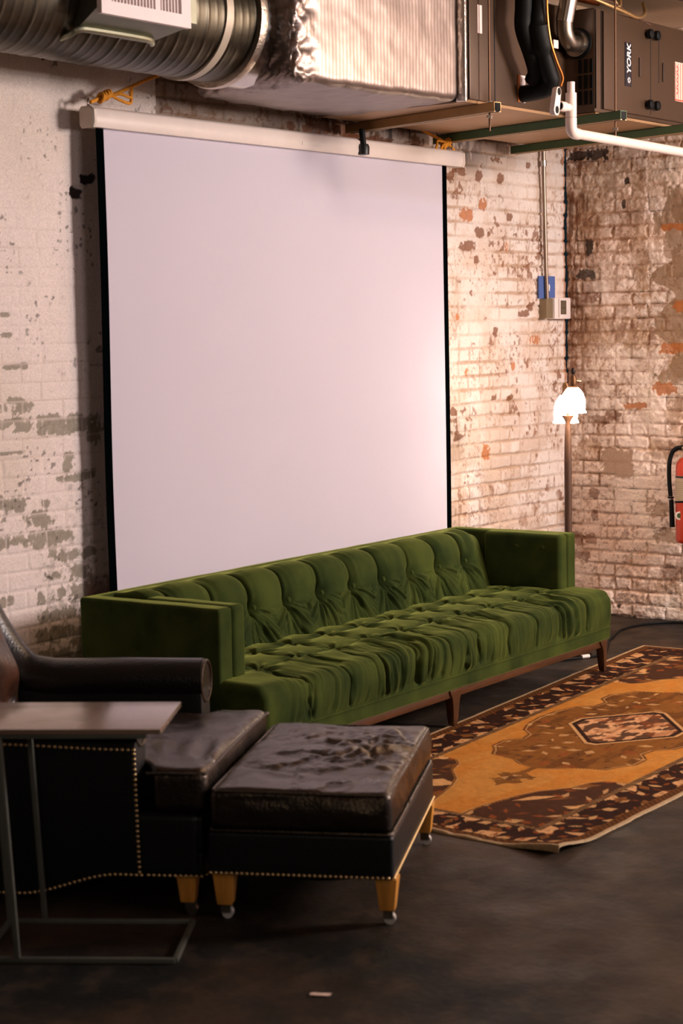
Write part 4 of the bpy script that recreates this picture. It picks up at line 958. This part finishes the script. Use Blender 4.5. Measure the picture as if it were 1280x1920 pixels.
# ------------------------------------------------------------------ ottoman
ott = thing('leather_ottoman', 'black leather ottoman with wrinkled cushion, brass nailheads and oak legs on casters', 'ottoman', CH, CR_)
rbox('box_frame', (.525, .905, .125), .012, M_LEATHERD, ott, (.3055, .405, .197), .03, leather_fn(540, .0012))
def ofn(P, N):
    x, y = P[:, 0], P[:, 1]; up = np.clip(N[:, 2], 0, 1); side = 1-np.abs(N[:, 2])
    b_ = fbm(x*11, y*9, 551, 4); wr = np.clip(1-np.abs(fbm(x*7+2*b_, y*5+b_, 552, 3)-.5)*8, 0, 1)
    D = up*(.016*np.clip(1-(x/.28)**2, 0, 1)*np.clip(1-(y/.46)**2, 0, 1)+.009*(fbm(x*6, y*5, 550, 3)-.5)*2+.0085*wr*np.clip(1-(x/.27)**4, 0, 1)*np.clip(1-(y/.45)**4, 0, 1)+.0035*(b_-.5)*2)
    def crease(x0, y0, x1, y1, w, dpt):
        L2 = (x1-x0)**2+(y1-y0)**2; t = np.clip(((x-x0)*(x1-x0)+(y-y0)*(y1-y0))/L2, 0, 1)
        d = np.hypot(x-x0-t*(x1-x0), y-y0-t*(y1-y0)); side_ = (x-x0)*(y1-y0)-(y-y0)*(x1-x0)
        prof = np.exp(-(d/w)**2)*np.sin(np.pi*np.clip(t, .03, .97))**.5
        return -dpt*prof+dpt*.9*np.exp(-((d-1.7*w)/w)**2)*(side_ > 0)*np.sin(np.pi*np.clip(t, .03, .97))**.5
    D = D+up*(crease(.03, -.10, .22, .13, .020, .018)+crease(.10, .02, .20, -.16, .016, .010)+crease(.12, .20, .24, .10, .014, .013)+crease(.05, .30, .20, .24, .016, .010)+crease(-.16, .05, .02, .16, .018, .007)+crease(-.05, -.05, .08, -.12, .015, .009)+crease(-.20, -.20, .0, -.28, .02, .006)+crease(.17, .34, .23, .18, .012, .010))
    D = D+side*(.006*(fbm(x*8+y*9, P[:, 2]*14, 555, 3)-.5)*2+.004*np.cos(P[:, 2]*50))
    return P+N*D[:, None]
rbox('cushion', (.515, .895, .118), .024, M_LEATHER, ott, (.3055, .405, .318), .0075, ofn)
def rr(z, hx, hy, r=.03, n=6):
    out = []
    for cx, cy, a0 in ((hx-r, hy-r, 0), (-hx+r, hy-r, PI/2), (-hx+r, -hy+r, PI), (hx-r, -hy+r, 3*PI/2)):
        for k in range(n+1): a = a0+PI/2*k/n; out.append((.3055+cx+r*math.cos(a), .405+cy+r*math.sin(a), z))
    return out
MB().tube(rr(.371, .2515, .4415), .0050, 8, closed=True).build('top_piping', M_LEATHER, ott)
MB().tube(rr(.2625, .2585, .4485, .02), .0048, 8, closed=True).build('base_piping', M_LEATHER, ott)
for x in (.082, .545):
    for y in (-.005, .80):
        MB().loft([[(x-s, y-s, z), (x+s, y-s, z), (x+s, y+s, z), (x-s, y+s, z)] for z, s in ((.042, .021), (.135, .031))]).build('leg', M_OAK, ott, bevel=.003)
        caster(ott, x+(-.004), y, 0, True)
nails(ott, along([(.050, -.0485, .1415), (.566, -.0485, .1415)], .0148), (PI/2, 0, 0))
nails(ott, along([(.5695, -.042, .1415), (.5695, .855, .1415)], .0138), (0, PI/2, 0))
sg = MB(); prof = []
nx_, ny_ = 24, 18
X, Y = np.meshgrid(np.linspace(.11, .50, nx_), np.linspace(.02, .78, ny_), indexing='ij')
Zs = .133-.060*np.sin(np.clip((X-.11)/.39, 0, 1)*PI)**.6*np.exp(-((Y-.20)/.18)**2)-.006*fbm(X*20, Y*20, 560)
grid_obj('sagging_lining', np.stack([X, Y, Zs], -1), pm('grey_lining', (88, 80, 72), .9), ott)

# ------------------------------------------------------------------ C-shaped side table in front of the armchair
tb = thing('side_table', 'slim dark metal side table with tan top standing in front of the armchair', 'side table', (-5.797, -2.143, 0), math.radians(-56.9))
m_fr = pm('dark_grey_steel', (108, 108, 98), .45, .5, var=.2); m_top = pm('tan_laminate_top', (134, 110, 92), .2, var=.2, scale=3, stretch=(1, 6, 1), spec=.7, coat=.3)
LX, DYT, S = -.52, .325, .0145
for p0, p1 in (((LX, 0, .0075), (0, 0, .0075)), ((LX, DYT, .0075), (0, DYT, .0075)), ((0, 0, .0075), (0, DYT, .0075)), ((LX, 0, .0075), (LX, DYT, .0075))):
    MB().bar(p0, p1, S, S*.95).build('base_bar', m_fr, tb, bevel=.0015)
sh = -.030
for x in (-.42, LX):
    for y in (0, DYT): MB().bar((x, y, .012), (x+sh, y, .612), S, S).build('upright', m_fr, tb, bevel=.0015)
for y in (0, DYT): MB().bar((LX+sh, y, .608), (sh-.03, y, .608), S*.8, S*.8).build('top_rail', m_fr, tb, bevel=.0015)
MB().box(-.58, -.020, -.016, DYT+.014, .616, .630).build('table_top', m_top, tb, bevel=.0015)

# ------------------------------------------------------------------ floor lamp with two glass shades
LP = Vector((-1.20, -.69, 0))
lamp = thing('floor_lamp', 'floor lamp with brown pole and two glowing white glass shades beside the sofa', 'floor lamp', LP)
MB().lathe([(.001, 0), (.115, 0), (.118, .008), (.10, .018), (.03, .028), (.022, .05), (.001, .052)], 32).build('base', pm('dark_bronze', (56, 38, 26), .4, .6), lamp)
m_pole = pm('brown_wood_pole', (84, 55, 36), .5, var=.3, scale=9, stretch=(8, 8, 1))
MB().lathe([(.018, .03), (.0185, .60), (.019, .95), (.0185, 1.02), (.0165, 1.10), (.0135, 1.155), (.0135, 1.172), (.022, 1.19), (.032, 1.203), (.033, 1.207), (.001, 1.207)], 20).build('pole', m_pole, lamp)
right = Vector((.6, -.8, 0)); tocam = Vector((-.8, -.6, 0))
c1 = right*.018+tocam*.075; c2 = right*.000-tocam*.085
m_glass, nt, b = newmat('glowing_opal_glass'); b.inputs['Base Color'].default_value = (*lin((240, 232, 220)), 1); b.inputs['Emission Color'].default_value = (1.0, .84, .69, 1)
b.inputs['Emission Strength'].default_value = 36.0; b.inputs['Roughness'].default_value = .3
m_sock = pm('bronze_socket', (112, 76, 46), .4, .6)
def shade(c, ztop, zbot):
    h = ztop-zbot
    pr = [(.022, ztop), (.034, ztop-.01*h/.13), (.050, ztop-.25*h), (.060, ztop-.5*h), (.0615, ztop-.72*h), (.058, ztop-.86*h), (.066, ztop-h), (.063, zbot+.001), (.055, ztop-.85*h), (.058, ztop-.70*h), (.056, ztop-.5*h), (.046, ztop-.25*h), (.030, ztop-.04*h), (.020, ztop-.02*h)]
    n = 28; mb = MB()
    mb.loft([[(c.x+r*(1+(.03*math.cos(8*2*PI*k/n) if abs(z-zbot) < .004 else 0))*math.cos(2*PI*k/n), c.y+r*(1+(.03*math.cos(8*2*PI*k/n) if abs(z-zbot) < .004 else 0))*math.sin(2*PI*k/n), z) for k in range(n)] for r, z in pr], cap=False, closed=True)
    return mb.build('glass_shade', m_glass, lamp)
shade(c1, 1.350, 1.222); shade(c2, 1.308, 1.165)
for c, zt_ in ((c1, 1.350), (c2, 1.308)):
    MB().lathe([(.001, -.005), (.024, -.004), (.026, .006), (.017, .010), (.018, .042), (.012, .058), (.001, .060)], 18, (c.x, c.y, zt_)).build('socket', m_sock, lamp)
    if zt_ > 1.34: MB().lathe([(.001, .062), (.010, .064), (.0125, .078), (.009, .092), (.001, .096)], 14, (c.x, c.y, zt_)).build('finial', pm('dark_finial', (44, 30, 20), .4, .5), lamp)
    MB().tube(smooth_path([(c.x, c.y, zt_+.05), (c.x*.6, c.y*.6, zt_+.03), (c.x*.25, c.y*.25, 1.26), (0, 0, 1.20)], 6), .0055, 8).build('arm', m_sock, lamp)
MB().tube([(c1.x, c1.y, 1.385), (c1.x+.024, c1.y-.032, 1.380)], .0025, 6).build('switch_pin', M_BRASS, lamp)

# ------------------------------------------------------------------ fire extinguisher on the right wall
ext = thing('fire_extinguisher', 'red fire extinguisher with black hose mounted on the right brick wall', 'fire extinguisher', (-.10, -.812, .458))
m_red2 = pm('red_enamel', (200, 50, 10), .32, var=.06, coat=.4)
MB().lathe([(.001, .0), (.055, .0), (.066, .010), (.070, .022), (.070, .415), (.066, .440), (.050, .462), (.026, .474), (.020, .482), (.001, .484)], 32).build('cylinder_body', m_red2, ext)
MB().lathe([(.001, .480), (.018, .480), (.018, .530), (.001, .532)], 14).build('valve', M_BRASS, ext)
MB().bar((.0, .045, .53), (.0, -.06, .548), .022, .012).build('carry_handle', M_BLACKM, ext, bevel=.003)
MB().bar((.0, .03, .545), (.0, -.065, .585), .020, .006).build('lever', M_BLACKM, ext, bevel=.002)
MB().lathe([(.0, 0), (.017, 0), (.017, .012), (0, .012)], 16).build('gauge', M_CHROME, ext).matrix_local = Matrix.Translation((-.018, 0, .508)) @ Matrix.Rotation(-PI/2, 4, 'Y')
MB().tube([(0, .0, .515), (-.01, .045, .522)], .009, 10).build('hose_fitting', M_BRASS, ext)
MB().tube(smooth_path([(-.01, .035, .521), (-.015, .065, .518), (-.02, .092, .490), (-.022, .106, .43), (-.022, .106, .34), (-.022, .098, .255)], 8), .0125, 12).build('hose', M_BLACKR, ext)
MB().tube([(-.022, .098, .255), (-.022, .094, .23)], .011, 10).build('hose_ferrule', M_STEEL, ext)
MB().tube([(-.022, .094, .235), (-.022, .088, .085)], [.0125, .0145], 12).build('nozzle', M_BLACKR, ext)
n = 32
def arcpatch(name, z0, z1, a0, a1, r, mat, par):
    vs = []; k = 16
    for rr_ in (r, r+.0012):
        for z in (z0, z1):
            for i in range(k+1): a = a0+(a1-a0)*i/k; vs.append((rr_*math.cos(a), rr_*math.sin(a), z))
    m_ = k+1; fs = []
    for i in range(k): fs += [(i, i+1, m_+i+1, m_+i), (2*m_+i, 3*m_+i, 3*m_+i+1, 2*m_+i+1), (i, 2*m_+i, 2*m_+i+1, i+1), (m_+i, m_+i+1, 3*m_+i+1, 3*m_+i)]
    fs += [(0, m_, 3*m_, 2*m_), (k, 2*m_+k, 3*m_+k, m_+k)]
    return MB().add(vs, fs).build(name, mat, par)
lbx = arcpatch('instruction_label', .232, .372, PI*.62, PI*1.42, .0705, pm('cream_label', (196, 176, 150), .5), ext)
arcpatch('label_header', .360, .371, PI*.72, PI*1.40, .0719, M_BLACKM, lbx)
for i in range(9): arcpatch('label_line', .245+i*.0115, .2475+i*.0115, PI*.66, PI*1.38, .0719, pm('label_grey', (150, 134, 112), .6), lbx)
MB().tube([(.0715*math.cos(2*PI*k/32), .0715*math.sin(2*PI*k/32), .232-.006*math.sin(2*PI*k/32)) for k in range(32)], .0055, 8, closed=True).build('strap', M_BLACKR, ext)
MB().tube([(-.022+.014*math.cos(2*PI*k/14), .097+.014*math.sin(2*PI*k/14), .248) for k in range(14)], .005, 8, closed=True).build('hose_clip', M_BLACKR, ext)
sb = MB().loft([[(r*math.cos(2*PI*k/8)*1.0, r*math.sin(2*PI*k/8), z) for k in range(8)] for z, r in ((0, .024), (.003, .024))]).build('emblem', M_WHITE, ext)
sb.matrix_local = Matrix.Translation((-.066, .022, .155)) @ Matrix.Rotation(PI*.105, 4, 'Z') @ Matrix.Rotation(-PI/2, 4, 'Y')
MB().loft([[(r*math.cos(2*PI*k/12), r*math.sin(2*PI*k/12), z) for k in range(12)] for z, r in ((.003, .014), (.0045, .014))]).build('emblem_centre', pm('olive_print', (70, 80, 40), .5), sb)
MB().box(.060, .098, -.03, .03, .30, .36).box(.085, .098, -.045, .045, .18, .48).build('wall_bracket', M_BLACKM, ext, bevel=.003)

# ------------------------------------------------------------------ power cord, scraps
c = [(-1.21, -.76, .006), (-1.30, -.83, .006), (-1.40, -.79, .006), (-1.55, -.70, .006)]
cord = thing('power_cord', 'black power cord running along the floor from the sofa to the right wall', 'cord', (-.69, -.66, 0))
L = Vector((-.69, -.66, 0))
MB().tube([Vector(p)-L for p in smooth_path([(-1.60, -.70, .007), (-1.396, -.783, .007), (-1.296, -.832, .007), (-1.188, -.863, .007), (-1.0, -.80, .007), (-.80, -.70, .007), (-.69, -.661, .007), (-.58, -.62, .007), (-.45, -.586, .007), (-.302, -.589, .007), (-.175, -.621, .007), (-.08, -.72, .007), (-.06, -.95, .007)], 8)], .0062, 10).build('cable', M_BLACKR, cord)
MB().tube([Vector((-1.31, -.825, .011))-L, Vector((-1.27, -.845, .011))-L], .010, 10).build('white_plug', M_WHITE, cord)
def scrap(loc, rz, sx, sy, label):
    X, Y = np.meshgrid(np.linspace(-sx/2, sx/2, 12), np.linspace(-sy/2, sy/2, 6), indexing='ij')
    Z = .002+.005*fbm(X*60, Y*60, 600)+.05*np.abs(X)*.1
    G = np.stack([X+.15*Y, Y*(1+.4*X/sx), Z], -1); B_ = G.copy(); B_[..., 2] -= .0008
    full = np.concatenate([G, B_[:, ::-1]], 1); full = np.concatenate([full, full[:, :1]], 1)
    o = grid_obj('paper_scrap', full, pm('scrap_paper', (226, 196, 178), .8, var=.1)); o.location = loc; o.rotation_euler = (0, 0, rz); tag(o, label, 'paper'); return o
scrap((-5.772, -2.605, 0), math.radians(-60), .052, .016, 'small torn scrap of pale paper on the black floor in front of the ottoman')
